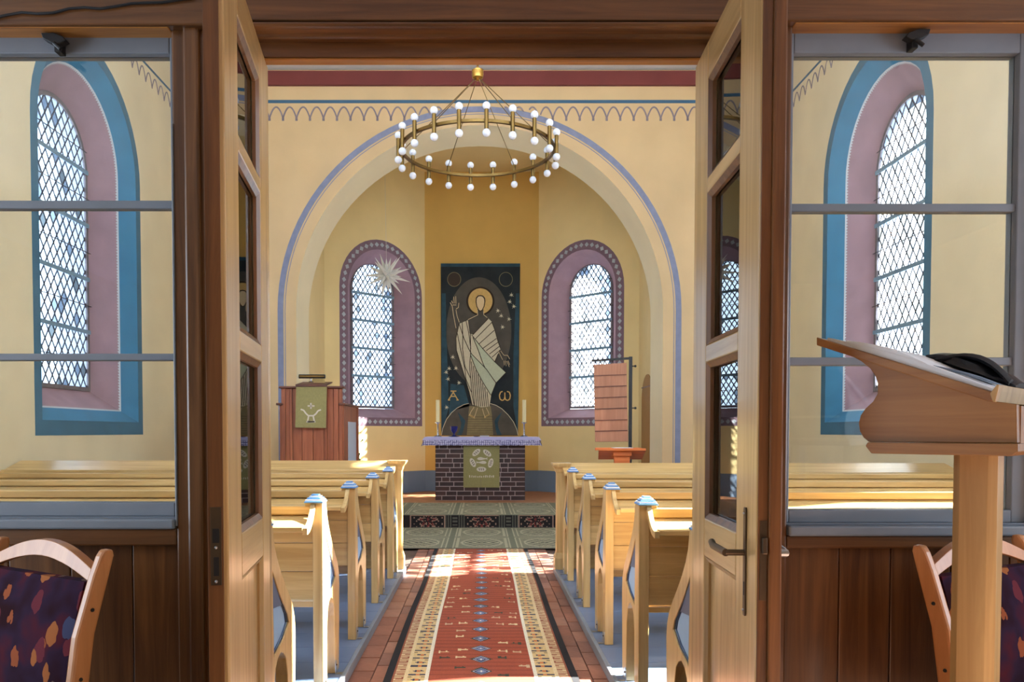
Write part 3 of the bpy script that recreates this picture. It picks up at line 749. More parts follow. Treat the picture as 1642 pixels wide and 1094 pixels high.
# ================================================================== PEWS
END = [(0, .0), (.075, 0), (.082, .30), (.10, .375), (.13, .405), (.165, .415), (.20, .40), (.232, .37), (.25, .30), (.262, 0), (.345, 0),
       (.352, .20), (.36, .34), (.362, .44), (.352, .50), (.325, .555), (.28, .605), (.225, .66), (.17, .72), (.125, .78), (.098, .83), (.085, .875), (.08, .90), (0, .90)]
INL = [(.075, .735), (.105, .70), (.15, .645), (.21, .585), (.262, .535), (.282, .495), (.20, .455), (.085, .425), (.078, .60)]
END = [(a*1.15, b) for a, b in END]; INL = [(a*1.13, b) for a, b in INL]; LEN = 3.30
def make_pew(s):
    """s = -1 pews left of the aisle, 1 right; local x from the aisle end outwards (times s), y towards the altar, z from the platform"""
    t = thing('pew', '', 'pew', (0, 0, 0))
    th = .048
    eb = MB().prism([END, INL], lambda u, v, w: (s*w, u, v), 0, th).build('end_board', w_pew_z, t, bevel=.003)
    MB().prism([INL], lambda u, v, w: (s*w, u, v), .010, .016).build('inlay', inlay_m, eb)
    # slate rim inside the inlay
    cx = sum(p[0] for p in INL)/len(INL); cy = sum(p[1] for p in INL)/len(INL)
    inn = [(cx+(p[0]-cx)*.80, cy+(p[1]-cy)*.90) for p in INL]
    MB().prism([INL, inn], lambda u, v, w: (s*w, u, v), .005, .011).build('inlay_rim', inlay_e, eb)
    MB().prism([END], lambda u, v, w: (s*w, u, v), LEN, LEN+th).build('end_board', w_pew_z, t)
    # stepped cap on its block
    box('cap_block', w_pew_x, t, s*th, s*.082, .0, .07, .875, .90, bevel=.002)
    cap = thing('cap', '', None); del cap['label']; cap.parent = t
    zz = .90; n = 5
    for k in range(n):
        q = 1-(k/n)**1.3*.8; hx, hy = .044*q, .052*q; h = .0078
        MB().box(s*.040-hx, s*.040+hx, .038-hy, .038+hy, zz, zz+h).build('cap_step', cap_blue if k % 2 == 0 else cap_white, cap, bevel=.002); zz += h
    # back boards
    zb = .44; hb = (.845-.44)/3
    for k in range(3):
        box('back_board', w_pew_x, t, s*th, s*LEN, .012, .034, zb+k*hb+.001, zb+(k+1)*hb-.001, bevel=.002)
    box('top_rail', w_pew_x, t, s*th, s*LEN, -.004, .046, .845, .885, bevel=.004)
    # sloping book rest towards the viewer, with lip and hollow bracket
    prof = [(0.0, .842), (-.04, .826), (-.09, .812), (-.135, .808), (-.168, .809), (-.172, .803), (-.178, .806), (-.186, .806), (-.186, .786), (-.16, .782), (-.10, .790), (-.04, .806), (0, .822)]
    MB().prism([prof], lambda u, v, w: (s*w, u+.012, v), th+.008, LEN).build('book_rest', w_pew_x, t, bevel=.0015)
    bp = []
    for k in range(9):
        a = k/8*pi/2; bp.append((-.175+.175*(1-math.cos(a)), .772+.118*(1-math.sqrt(max(0, 1-(k/8)**2)))))
    lo = [(-.175*(1-k/8), .772+.105*((k/8)**2.2)) for k in range(9)]
    up = [(u, v+.030) for u, v in lo]
    MB().prism([lo+up[::-1]], lambda u, v, w: (s*w, u+.004, v), th*.7, th+.008).build('bracket', w_pew_z, t, bevel=.004)
    # seat and front rail
    box('seat', w_pew_x, t, s*th, s*LEN, .045, .40, .425, .452, bevel=.006)
    box('seat_rail', w_pew_x, t, s*th, s*LEN, .30, .325, .34, .425, bevel=.003)
    # shoe brackets on the feet
    for yy in (.035, .302):
        pl = [(-.017, 0), (.017, 0), (.017, .055), (.008, .068), (-.008, .068), (-.017, .055)]
        MB().prism([pl], lambda u, v, w: (s*(-w), yy+u, v), 0, .003).build('metal_shoe', steel, t, bevel=.0005)
        MB().box(s*-.035, s*.0, yy-.015, yy+.015, 0, .003).build('metal_shoe_foot', steel, t)
        MB().ball((s*-.004, yy, .045), .005, 8).build('bolt', steel_d, t)
    return t
rowname = ['directly behind the parapet', 'in the second row behind the parapet', 'in the third row behind the parapet',
           'in the fourth row behind the parapet', 'in the last row, beside the door']
for s, xs, dd, nm in ((-1, -.745, (6.5, 5.56, 4.58, 3.64, 2.68), 'pulpit side'), (1, .712, (6.40, 5.43, 4.47, 3.52, 2.57), 'hymn board side')):
    pr = make_pew(s)
    for i, d in enumerate(dd):
        o = pr if i == 0 else copy_tree(pr)
        o.location = (xs, d, ZPL)
        tag(o, 'pine pew, %s, %s' % (nm, rowname[i]), 'pew', 'pine pews on the '+nm)

# --- parapets in front of the first pews
def parapet(s, xe, d, nm):
    t = thing('pew_parapet', 'long pine pew front with sloping desk and corner post, '+nm, 'pew front', (xe, d, ZPL))
    zt = Z(739 if s < 0 else 743, d)
    L = XW-.02
    x0 = xe+s*.07
    nb = 8; w = (L-abs(x0))/nb
    for k in range(nb):
        a = abs(x0)+k*w
        box('panel', w_pew_z, t, s*(a+.004), s*(a+w-.004), d-.0, d+.022, ZPL+.12, zt-.13, bevel=.003)
    box('bottom_rail', w_pew_x, t, x0, s*L, d-.012, d+.035, ZPL, ZPL+.12, bevel=.003)
    box('top_rail', w_pew_x, t, x0, s*L, d-.012, d+.035, zt-.14, zt-.03, bevel=.003)
    # sloping desk board
    pf = [(.06, zt), (.075, zt-.012), (.06, zt-.03), (-.20, zt-.105), (-.22, zt-.10), (-.22, zt-.08)]
    MB().prism([pf], lambda u, v, q: (q, d+u, v), x0-s*.02, s*L).build('desk', w_pew_x, t, bevel=.003)
    MB().box(x0, s*L, d-.235, d-.215, zt-.11, zt-.07).build('desk_lip', w_pew_x, t, bevel=.004)
    # end post with flared capital and foot
    pz = MB().box(xe, xe+s*.085, d-.05, d+.06, ZPL, zt-.05).build('post', w_pew_z, t, bevel=.004)
    def sq(e, z): return [(xe-s*e, d-.05-e, z), (xe+s*(.085+e), d-.05-e, z), (xe+s*(.085+e), d+.06+e, z), (xe-s*e, d+.06+e, z)]
    MB().loft([sq(.001, zt-.085), sq(.006, zt-.075), sq(.012, zt-.05), sq(.032, zt-.024), sq(.036, zt-.012), sq(.04, zt-.01), sq(.04, zt+.003)], True, True).build('capital', w_pew_z, pz)
    MB().loft([sq(.016, ZPL), sq(.016, ZPL+.10), sq(.008, ZPL+.125), sq(.001, ZPL+.15)], True, True).build('foot', w_pew_z, pz)
parapet(-1, -.715, 7.0, 'pulpit side'); parapet(1, .668, 6.98, 'hymn board side')

# ================================================================== CARPETS
def color_grid(name, m, pts, cols, origin, nx, ny):
    me = bpy.data.meshes.new(name); o = Vector(origin)
    fs = [(j*(nx+1)+i, j*(nx+1)+i+1, (j+1)*(nx+1)+i+1, (j+1)*(nx+1)+i) for j in range(ny) for i in range(nx)]
    me.from_pydata([tuple(Vector(p)-o) for p in pts], [], fs); me.materials.append(m)
    ca_ = me.color_attributes.new('Col', 'FLOAT_COLOR', 'CORNER')
    buf = []
    for c in cols: buf += list(c)*4
    ca_.data.foreach_set('color', buf)
    ob = bpy.data.objects.new(name, me); COL.objects.link(ob); ob.location = o
    return ob
rug_m = attr_mat('woven_wool')
c_red = S(154, 72, 50); c_red2 = S(138, 60, 42); c_blk = S(24, 22, 28); c_cream = S(214, 190, 150); c_white = S(226, 216, 196)
c_navy = S(44, 46, 74); c_green = S(58, 60, 48); c_blue = S(120, 132, 170); c_or = S(190, 110, 62); c_br = S(140, 74, 52)
rng = random.Random(3)
animals = {}
def runner_col(x, y):
    a = .505-abs(x)
    if a < .04: return c_blk
    if a < .052: return c_br
    if a < .107:
        k = (y/.026) % 1; q = (a-.052)/.055
        return c_cream if k < .55-.25*q or q > .9 else c_br
    if a < .122: return c_cream
    if a < .214:
        k = (y % .15)/.15; q = abs((a-.168)/.046)
        if k < .16 and q > .25: return c_navy
        if k < .16: return c_or
        if .40 < k < .62 and q < (.22-abs(k-.51)*1.2)*3: return c_navy if q > .25 else c_or
        if .8 < k < .86 and q > .55: return c_green
        return S(206, 176, 128)
    if a < .226: return c_white
    k = ((y-4.01) % .222)/.222; dy = (k-.5)*.222; q = abs(x)/.062+abs(dy)/.07
    if q < .14: return c_white
    if q < .45: return c_blue
    if q < .62: return c_navy
    if q < .82: return c_blue if int(y*150) % 2 else S(150, 150, 168)
    if q < 1: return c_green
    # small beasts
    ci = int(math.floor((y+.05)/.16)); lx = ((y+.05) % .16)/.16
    for sx in (-1, 1):
        for j, bx_ in enumerate((.12, .215)):
            key = (ci, sx, j)
            if key not in animals: animals[key] = (rng.uniform(-.02, .02), rng.uniform(.3, .7), rng.random(), rng.choice((c_cream, c_cream, c_green, S(190, 160, 130))))
            off, cy_, pr_, cc = animals[key]
            if pr_ < .35: continue
            ux = (x-sx*bx_-off)/.028; uy = (lx-cy_)/.16
            if abs(ux) < 1 and abs(uy) < 1:
                if abs(uy) < .35 or (ux*sx > .55) or (abs(ux+.6*sx) < .2 and uy > -.2): return cc
    return c_red if (int(y*40) % 3) else c_red2
nx, y0, y1 = 101, 2.4, 8.47; ny = int((y1-y0)/.011)
pts = []; cols = []
for j in range(ny+1):
    y = y0+(y1-y0)*j/ny
    wv = .004*math.sin(y*2.1)
    for i in range(nx+1):
        x = -.505+1.01*i/nx
        pts.append((x-.005+wv, y, .010+.0015*math.sin(y*5+x*3)))
for j in range(ny):
    y = y0+(y1-y0)*(j+.5)/ny
    for i in range(nx): cols.append(runner_col(-.505+1.01*(i+.5)/nx, y))
ru = color_grid('runner_carpet', rug_m, pts, cols, (0, 2.4, 0), nx, ny)
tag(ru, 'long red oriental runner with blue diamonds lying along the aisle', 'carpet')

# step carpet: lower landing, riser, upper landing
g1 = S(132, 130, 108); g2 = S(108, 110, 92); g3 = S(166, 160, 136); g4 = S(84, 82, 72); gk = S(26, 20, 22); gp = S(150, 120, 104); gr = S(110, 44, 40)  # pale grey-greens carry the sky glare on the landings, darks the unlit riser
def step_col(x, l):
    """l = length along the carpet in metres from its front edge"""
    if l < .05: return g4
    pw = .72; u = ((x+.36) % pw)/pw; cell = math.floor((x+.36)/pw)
    LR0, LR1 = 1.86, 2.075  # riser rows: dark medallion band set here because the riser is unlit
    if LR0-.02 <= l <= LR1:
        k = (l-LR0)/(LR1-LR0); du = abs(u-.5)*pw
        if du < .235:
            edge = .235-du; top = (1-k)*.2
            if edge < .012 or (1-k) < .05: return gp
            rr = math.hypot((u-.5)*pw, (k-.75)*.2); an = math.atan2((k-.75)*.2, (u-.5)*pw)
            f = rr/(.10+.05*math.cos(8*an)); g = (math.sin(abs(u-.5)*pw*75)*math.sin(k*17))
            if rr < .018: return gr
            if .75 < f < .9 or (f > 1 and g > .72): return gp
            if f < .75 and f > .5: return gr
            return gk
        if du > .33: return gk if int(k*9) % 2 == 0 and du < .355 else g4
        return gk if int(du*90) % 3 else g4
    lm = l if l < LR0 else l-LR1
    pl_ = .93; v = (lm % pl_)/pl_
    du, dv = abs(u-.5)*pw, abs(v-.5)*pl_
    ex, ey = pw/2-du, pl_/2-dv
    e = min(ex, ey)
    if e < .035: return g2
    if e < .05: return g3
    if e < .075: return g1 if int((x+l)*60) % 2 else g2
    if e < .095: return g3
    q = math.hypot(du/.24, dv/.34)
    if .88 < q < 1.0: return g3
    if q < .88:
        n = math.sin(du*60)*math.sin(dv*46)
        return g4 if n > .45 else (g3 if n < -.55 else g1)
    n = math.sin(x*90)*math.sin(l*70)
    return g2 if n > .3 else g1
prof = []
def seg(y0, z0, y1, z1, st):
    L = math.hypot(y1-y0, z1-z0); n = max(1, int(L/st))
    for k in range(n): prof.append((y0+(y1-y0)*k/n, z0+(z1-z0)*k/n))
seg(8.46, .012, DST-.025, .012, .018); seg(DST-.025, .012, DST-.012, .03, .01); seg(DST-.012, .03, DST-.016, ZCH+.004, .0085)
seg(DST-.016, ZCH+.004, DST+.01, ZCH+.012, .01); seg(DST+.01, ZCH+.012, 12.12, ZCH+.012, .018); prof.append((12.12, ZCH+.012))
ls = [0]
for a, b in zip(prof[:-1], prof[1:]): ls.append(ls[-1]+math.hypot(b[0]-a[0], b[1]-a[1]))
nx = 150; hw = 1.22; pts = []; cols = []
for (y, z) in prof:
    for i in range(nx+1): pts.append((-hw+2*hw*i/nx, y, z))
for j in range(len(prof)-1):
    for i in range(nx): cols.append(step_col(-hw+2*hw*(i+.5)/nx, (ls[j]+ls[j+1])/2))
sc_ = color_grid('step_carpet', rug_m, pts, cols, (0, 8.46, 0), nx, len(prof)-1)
tag(sc_, 'patterned carpet, landings coloured grey-green for glare, laid over the chancel step in front of the altar', 'carpet')

# ================================================================== ALTAR
DL = 12.66
al = thing('altar', 'dark brick altar block with white joints in the apse', 'altar', (X(770, DL), DL, ZCH))
ax0, ax1 = X(698, DL), X(842, DL); az1 = Z(705, DL); ad = .72
box('mortar_core', mortar_m, al, ax0+.008, ax1-.008, DL+.008, DL+ad-.008, ZCH, az1)
bm = {}
rb = random.Random(5); nc = 13; hc = (az1-ZCH)/nc
def brick(a, b, z, side=None):
    key = (round(b-a, 3), side)
    vs = []
    for i in range(3):
        k2 = key+(i,)
        if k2 not in bm:
            if side is None: mb = MB().box(0, b-a, 0, .10, 0, hc-.012)
            else: mb = MB().box(0, .10*side, 0, b-a, 0, hc-.012)
            o = mb.build('brick', brick_m[i], None, origin=(0, 0, 0)); bm[k2] = o.data; bpy.data.objects.remove(o)
        vs.append(k2)
    o = bpy.data.objects.new('brick', bm[rb.choice(vs)]); COL.objects.link(o); o.parent = al
    if side is None: p = Vector((a, DL+rb.uniform(-.002, .003), z))
    else: p = Vector((ax0 if side > 0 else ax1, a, z))
    o.location = p-ORG['altar']
sizes = [.235, .235, .11, .235, .175, .235, .13]
for c in range(nc):
    z = ZCH+c*hc+.006; x = ax0; k = c*3
    first = True
    while x < ax1-.02:
        w_ = sizes[k % 7] if not first else (.11, .18, .24, .07)[c % 4]
        k += 1; first = False
        b = x+w_
        if ax1-b < .06: b = ax1
        brick(x, b-(.012 if b < ax1 else 0), z); x = b
    for side in (1, -1):
        y = DL+.105+(.12 if c % 2 else 0)
        if c % 2: brick(DL+.112, DL+.212, z, side)
        while y < DL+ad-.05:
            b = min(y+.235, DL+ad); brick(y+.006, b-.006, z, side); y = b
box('slab', mortar_m, al, ax0-.03, ax1+.03, DL-.004, DL+ad+.03, az1, az1+.035, bevel=.005)
# altar cloth
zt = az1+.036; cx0, cx1 = X(681, DL), X(864, DL)
acl = thing('altar_cloth', 'lavender white altar cloth with lace hem hanging over the altar edge', 'cloth', (X(770, DL), DL, zt))
MB().box(cx0, cx1, DL-.075, DL+ad+.05, zt, zt+.006).build('cloth_top', cloth_m, acl, bevel=.003)
def skirt(z0, z1, out0, out1, m, nm):
    mb = MB(); n = 60; top = []; bot = []
    for i in range(n+1):
        x = cx0+(cx1-cx0)*i/n
        top.append((x, DL-.078-out0, z0)); bot.append((x+(.035 if i > n-3 else (-.035 if i < 3 else 0))*(1 if out1 > .01 else .4), DL-.078-out1-.006*math.sin(i*1.1), z1-.006*abs(math.sin(i*.9))))
    mb.loft([top, bot], closed=False)
    for sgn, xx in ((-1, cx0), (1, cx1)):
        t2 = [(xx+sgn*out0*1.5, DL-.078-out0+k*(ad+.12)/10, z0) for k in range(11)]
        b2 = [(xx+sgn*(out1*1.5+.02), DL-.078-out1+k*(ad+.12)/10, z1-.02*(1-k/10)) for k in range(11)]
        mb.loft([t2, b2], closed=False)
    return mb.build(nm, m, acl, smooth=True)
skirt(zt+.005, zt-.045, 0, .012, cloth_m, 'cloth_drop'); skirt(zt-.045, zt-.125, .012, .02, lace_m, 'lace_hem')
# parament hanging on the altar front
fx0, fx1 = X(743, DL-.12), X(801, DL-.12); fz0, fz1 = Z(782, DL-.12), zt-.03
DF = DL-.022
ap_ = thing('altar_parament', 'olive altar parament with five loaves and two fishes', 'parament', (X(772, DF), DF, fz0))
MB().box(X(743, DF), X(801, DF), DF, DF+.012, Z(782, DF), zt-.02).build('cloth', para_m, ap_)
def fr(px, py, y=DF): return P(px, py, y)
def q(cx_, cy_): return (735+cx_/12.87, 705+cy_/12.87)
def flat(parent, name, m, pix, d, t=.003):
    pl = [(P(a, b, d).x, P(a, b, d).z) for a, b in pix]
    return MB().prism([pl], lambda u, v, w: (u, d-w, v), 0, t).build(name, m, parent)
def ell(cx_, cy_, a, b, ang, n=18): 
    return [(cx_+a*math.cos(2*pi*k/n)*math.cos(ang)-b*math.sin(2*pi*k/n)*math.sin(ang), cy_+a*math.cos(2*pi*k/n)*math.sin(ang)+b*math.sin(2*pi*k/n)*math.cos(ang)) for k in range(n)]
for (a, b, an) in ((370, 268, -.72), (595, 280, .66), (298, 478, 1.1), (668, 485, -1.3), (475, 615, 0)):
    lf = flat(ap_, 'loaf', para_w, [q(*p) for p in ell(a, b, 100, 52, an)], DF)
    mb = MB()
    for k in (-1, 0, 1):
        c = (a+k*42*math.cos(an), b+k*42*math.sin(an)); n_ = (-math.sin(an)*24+8*math.cos(an), math.cos(an)*24+8*math.sin(an))
        mb.obox(P(*q(c[0]-n_[0], c[1]-n_[1]), DF-.004), P(*q(c[0]+n_[0], c[1]+n_[1]), DF-.004), (0, 1, 0), .014, .002)
    mb.build('loaf_cuts', para_g, lf)
for y_, f_ in ((395, 1), (472, -1)):
    pts_ = [(-100, 5), (-70, -25), (-20, -32), (40, -14), (85, -8), (120, -28), (108, 2), (120, 26), (85, 8), (40, 18), (-20, 32), (-70, 28)]
    flat(ap_, 'fish', para_w, [q(485+f_*a, y_+b) for a, b in pts_], DF)
mb = MB()
for k in range(13):
    u = 235+k*41
    h_ = (1, .9, .7, .8, .55, .75, .6, .8, .95, .85, 1, .8, .9)[k]
    mb.obox(P(*q(u, 785), DF-.003), P(*q(u+(6 if k % 3 else -4), 785-50*h_), DF-.003), (0, 1, 0), .012 if k % 2 else .018, .002)
    if k % 2: mb.obox(P(*q(u-10, 785-25*h_), DF-.003), P(*q(u+12, 785-25*h_), DF-.003), (0, 1, 0), .008, .002)
mb.build('lettering', para_w, ap_)
box('centre_fold', para_g, ap_, X(771, DF)-.003, X(771, DF)+.003, DF-.002, DF, Z(782, DF), Z(768, DF))

# candlesticks, chalice, open book and shell on the altar
zt2 = zt+.006
for px, nm in ((702, 'nearer the pulpit'), (840.5, 'nearer the hymn board')):
    c = P(px, 702, DL+.2); c.z = zt2
    t = thing('candlestick', 'silver altar candlestick with tall cream candle, '+nm, 'candlestick', c, 'altar candlesticks')
    zc = Z(678, c.y)
    MB().lathe([(.065, 0), (.066, .008), (.045, .018), (.018, .03), (.016, .05), (.015, zc-c.z-.02), (.02, zc-c.z-.012), (.048, zc-c.z-.004), (.05, zc-c.z+.006), (.036, zc-c.z+.008)], c, 16).build('stick', silver, t, smooth=True)
    MB().lathe([(.03, zc-c.z+.008), (.031, Z(641.5, c.y)-c.z-.004), (.024, Z(641.5, c.y)-c.z)], c, 14).build('candle', wax, t, smooth=True)
    MB().tube([c+Vector((0, 0, Z(641.5, c.y)-c.z)), c+Vector((.002, 0, Z(641.5, c.y)-c.z+.014))], .002, 6).build('wick', black_m, t)
c = P(728, 700, DL+.18); c.z = zt2
t = thing('chalice', 'cobalt blue chalice standing on a dark saucer on the altar', 'chalice', c)
MB().lathe([(.045, .012), (.04, .018), (.018, .028), (.013, .05), (.02, .062), (.05, .10), (.062, .135), (.064, .175), (.060, .175), (.056, .135), (.03, .10), (.002, .09)], c, 20).build('cup', blue_gl, t, smooth=True)
MB().lathe([(.06, 0), (.095, .008), (.10, .014), (.09, .014), (.05, .008)], c, 20).build('saucer', blue_gl, t, smooth=True)
c = P(777, 700, DL+.15); c.z = zt2
t = thing('open_book', 'flat brown book lying on the altar cloth', 'book', c)
MB().box(c.x-.08, c.x+.08, c.y-.05, c.y+.06, c.z, c.z+.006).build('cover', w_pulpit_rail, t, bevel=.001)
MB().box(c.x-.075, c.x+.075, c.y-.045, c.y+.055, c.z+.006, c.z+.02).build('pages', paper_m, t, bevel=.002)
c = P(764, 700, DL+.12); c.z = zt2
tg = MB().lathe([(.03, 0), (.05, .006), (.055, .012), (.045, .012), (.02, .006)], c, 16).build('paten', blue_gl, None, smooth=True, origin=c)
tag(tg, 'small dark blue paten lying beside the altar book', 'plate')

# ================================================================== TAPESTRY
DT = AD-.03
tp = thing('tapestry', 'dark wall hanging with robed haloed figure, stars and Greek letters behind the altar', 'tapestry', P(770, 700, DT))
def T(cx_, cy_): return (700+cx_/7.543, 415+cy_/7.543)
def TP(cx_, cy_, d): return P(*T(cx_, cy_), d)
t_ground = mat('tapestry_ground', S(34, 42, 46), .95, noise=.3, nscale=4, sheen=.2)
t_teal = mat('tapestry_teal', S(44, 76, 90), .95, noise=.3, nscale=6, sheen=.2)
t_grey = mat('tapestry_mandorla', S(84, 80, 72), .95, noise=.15, nscale=5, sheen=.2)
t_line = mat('tapestry_outline', S(60, 46, 34), .95)
t_gold = mat('tapestry_gold', S(214, 178, 110), .9, noise=.08, nscale=30)
t_cream = mat('tapestry_cream', S(214, 206, 178), .9, noise=.05, nscale=30)
t_green = mat('tapestry_pale_green', S(192, 200, 172), .9, noise=.05, nscale=30)
t_skin = mat('tapestry_skin', S(226, 202, 160), .9)
t_tan = mat('tapestry_tan', S(134, 124, 92), .95, noise=.12, nscale=12)
t_brown = mat('tapestry_brown', S(66, 54, 46), .95)
def tpoly(name, m, pix, layer, parent=None):
    d = DT-.004*layer
    pl = [(TP(a, b, DT).x, TP(a, b, DT).z) for a, b in pix]
    return MB().prism([pl], lambda u, v, w: (u, d-w, v), -.002, .004).build(name, m, parent or tp)
def tlines(name, m, lines, layer, w_=.011, parent=None):
    d = DT-.004*layer; mb = MB()
    for ln in lines:
        for a, b in zip(ln[:-1], ln[1:]):
            A_, B_ = TP(*a, d), TP(*b, d)
            mb.obox(A_, B_, (0, 1, 0), w_, .004)
    return mb.build(name, m, parent or tp)
def circ(cx_, cy_, rx, ry, n=40, a0=0, a1=2*pi): return [(cx_+rx*math.cos(a0+(a1-a0)*k/n), cy_+ry*math.sin(a0+(a1-a0)*k/n)) for k in range(n+(0 if abs(a1-a0-2*pi) < 1e-6 else 1))]
Y2 = 1093.7
tpoly('ground', t_ground, [(52, 58), (1012, 58), (985, Y2+1045), (58, Y2+1045)], 0)
tpoly('top_hem', t_teal, [(52, 58), (1012, 58), (1010, 98), (54, 98)], 1)
tpoly('side_band', t_teal, [(64, 420), (110, 420), (128, Y2+60), (150, Y2+700), (58, Y2+1040)], 1)
tpoly('side_band', t_teal, [(960, 420), (1000, 420), (985, Y2+1040), (930, Y2+700), (930, Y2+60)], 1)
tpoly('mandorla', t_grey, circ(510, 880, 395, 655, 60), 1)
tpoly('mandorla_foot', t_teal, [(170, Y2+420), (330, Y2+440), (400, Y2+690), (250, Y2+730), (150, Y2+800)], 2)
# globe at the foot
g_ = [(60, Y2+1042), (75, Y2+960), (120, Y2+850), (180, Y2+770), (250, Y2+712), (330, Y2+672), (390, Y2+658), (650, Y2+658), (720, Y2+680), (790, Y2+722), (870, Y2+800), (930, Y2+880), (970, Y2+970), (985, Y2+1042)]
tpoly('globe', t_grey, g_, 2)
tpoly('globe_path', t_tan, [(395, Y2+690), (655, Y2+690), (670, Y2+800), (685, Y2+1040), (365, Y2+1040), (385, Y2+800)], 3)
for x_ in ((255, 760, 320, 830, 350, 870, 320, 1000, 300, 1040, 250, 1040, 290, 960, 300, 890), (790, 760, 725, 830, 700, 870, 720, 1000, 735, 1040, 790, 1040, 750, 960, 740, 890)):
    tpoly('globe_shade', t_teal, [(x_[i], Y2+x_[i+1]) for i in range(0, len(x_), 2)], 3)
tlines('globe_rows', t_brown, [[(372, Y2+v), (682, Y2+v)] for v in range(820, 1035, 28)], 4, .005)
tlines('globe_outline', t_cream, [g_[:7], g_[7:]], 4, .010)
# sun and moon
for cx_, cm in ((213, t_brown), (838, t_ground)):
    dsk = tpoly('disc', cm, circ(cx_, 250, 78, 82), 2)
    rg = circ(cx_, 250, 80, 85); rg.append(rg[0]); tlines('disc_ring', t_tan, [rg], 3, .010, dsk)
# halo and head
tpoly('halo_rim', t_line, circ(530, 515, 170, 175), 2); tpoly('halo', t_gold, circ(530, 515, 147, 155), 3)
hd = [(472, 520), (476, 475), (500, 448), (532, 442), (562, 450), (586, 478), (590, 520), (580, 580), (555, 630), (530, 645), (508, 630), (482, 580)]
tpoly('neck', t_grey, [(495, 600), (565, 600), (570, 680), (600, 720), (480, 720), (490, 680)], 4)
tpoly('head_outline', t_line, hd, 5)
tpoly('face', t_skin, [(530+(a-530)*.80, 545+(b-545)*.87) for a, b in hd], 6)
tlines('neck_line', t_skin, [[(495, 620), (498, 680), (380, 738)], [(568, 640), (572, 680), (612, 712)]], 6, .009)
tpoly('chest', t_grey, [(380, 740), (498, 690), (575, 690), (625, 725), (440, 920), (410, 900)], 3)
# robe
robe = [(272, 790), (380, 745), (400, 905), (440, 920), (625, 722), (668, 765), (705, 860), (740, 990), (775, 1090), (700, Y2+150), (840, Y2+283), (720, Y2+410), (660, Y2+560), (640, Y2+695), (540, Y2+705), (430, Y2+672), (395, Y2+520), (345, Y2+350), (240, 1105), (235, 960)]
tpoly('robe', t_cream, robe, 4)
tpoly('robe_fold', t_green, [(425, 940), (560, 1090), (700, Y2+150), (840, Y2+283), (720, Y2+410), (590, Y2+230), (500, Y2+0), (470, 1000)], 5)
tpoly('robe_fold', t_green, [(400, Y2+0), (425, Y2+60), (570, Y2+200), (600, Y2+240), (715, Y2+425), (655, Y2+555), (560, Y2+400), (480, Y2+250), (410, Y2+70)], 5)
RL = [[(272, 785), (330, 960), (390, 1094), (425, Y2+60), (600, Y2+240), (722, Y2+412)],
      [(310, 770), (318, 940), (315, 1094), (345, Y2+215), (410, Y2+350)], [(250, 900), (290, 1094), (345, Y2+250), (355, Y2+360), (420, Y2+520)],
      [(355, 745), (390, 900), (415, 1094)], [(410, 900), (412, Y2+60), (400, Y2+200), (412, Y2+340), (430, Y2+560), (455, Y2+680)],
      [(425, 920), (470, 980), (560, 1090), (700, Y2+150), (840, Y2+283)], [(840, Y2+283), (720, Y2+410), (660, Y2+560)], [(440, 950), (500, 1094), (560, Y2+170), (590, Y2+235)],
      [(410, Y2+70), (480, Y2+250), (560, Y2+400), (655, Y2+555)], [(440, 920), (625, 725)], [(470, 970), (668, 770)], [(515, 1030), (700, 865)], [(560, 1085), (725, 965)],
      [(600, 1094+20), (745, 1010)], [(640, Y2+60), (760, 1060)], [(670, Y2+100), (770, Y2+10)], [(705, Y2+150), (745, Y2+60)],
      [(668, 765), (705, 860), (740, 990), (775, 1090)], [(235, 960), (240, 1105), (345, Y2+350), (395, Y2+520), (430, Y2+675)], [(272, 790), (235, 960)]]
for k in range(8):
    u0 = 430+k*26; RL.append([(u0-10+6*k*.2, Y2+150+k*52), (u0+30-k*2, Y2+695)])
tlines('robe_line', t_line, RL, 6, .0125)
# hands and feet
tlines('raised_hand', t_skin, [[(190, 575), (205, 680), (235, 840)], [(235, 620), (250, 700), (275, 770)], [(190, 575), (165, 530)], [(200, 540), (180, 510)], [(215, 540), (208, 460)], [(235, 545), (232, 455)], [(235, 610), (265, 590), (270, 535)], [(195, 560), (240, 560)]], 6, .010)
tlines('lowered_hand', t_skin, [[(745, Y2+20), (800, Y2+130)], [(775, Y2+20), (815, Y2+75), (860, Y2+75), (885, Y2+120)], [(815, Y2+140), (820, Y2+195)], [(835, Y2+140), (842, Y2+205)], [(850, Y2+145), (880, Y2+215)], [(865, Y2+140), (885, Y2+190)]], 6, .008)
tlines('foot', t_skin, [[(455, Y2+700), (415, Y2+760), (400, Y2+800)], [(495, Y2+710), (470, Y2+790), (455, Y2+830)]], 6, .009)
tlines('foot', t_skin, [[(555, Y2+720), (570, Y2+780), (590, Y2+830)], [(600, Y2+710), (625, Y2+760), (635, Y2+790)]], 6, .009)
tlines('toes', t_gold, [[(400+k*14, Y2+785+k*8), (395+k*16, Y2+810+k*8)] for k in range(5)]+[[(580+k*13, Y2+815-k*8), (585+k*14, Y2+835-k*10)] for k in range(5)], 6, .010)
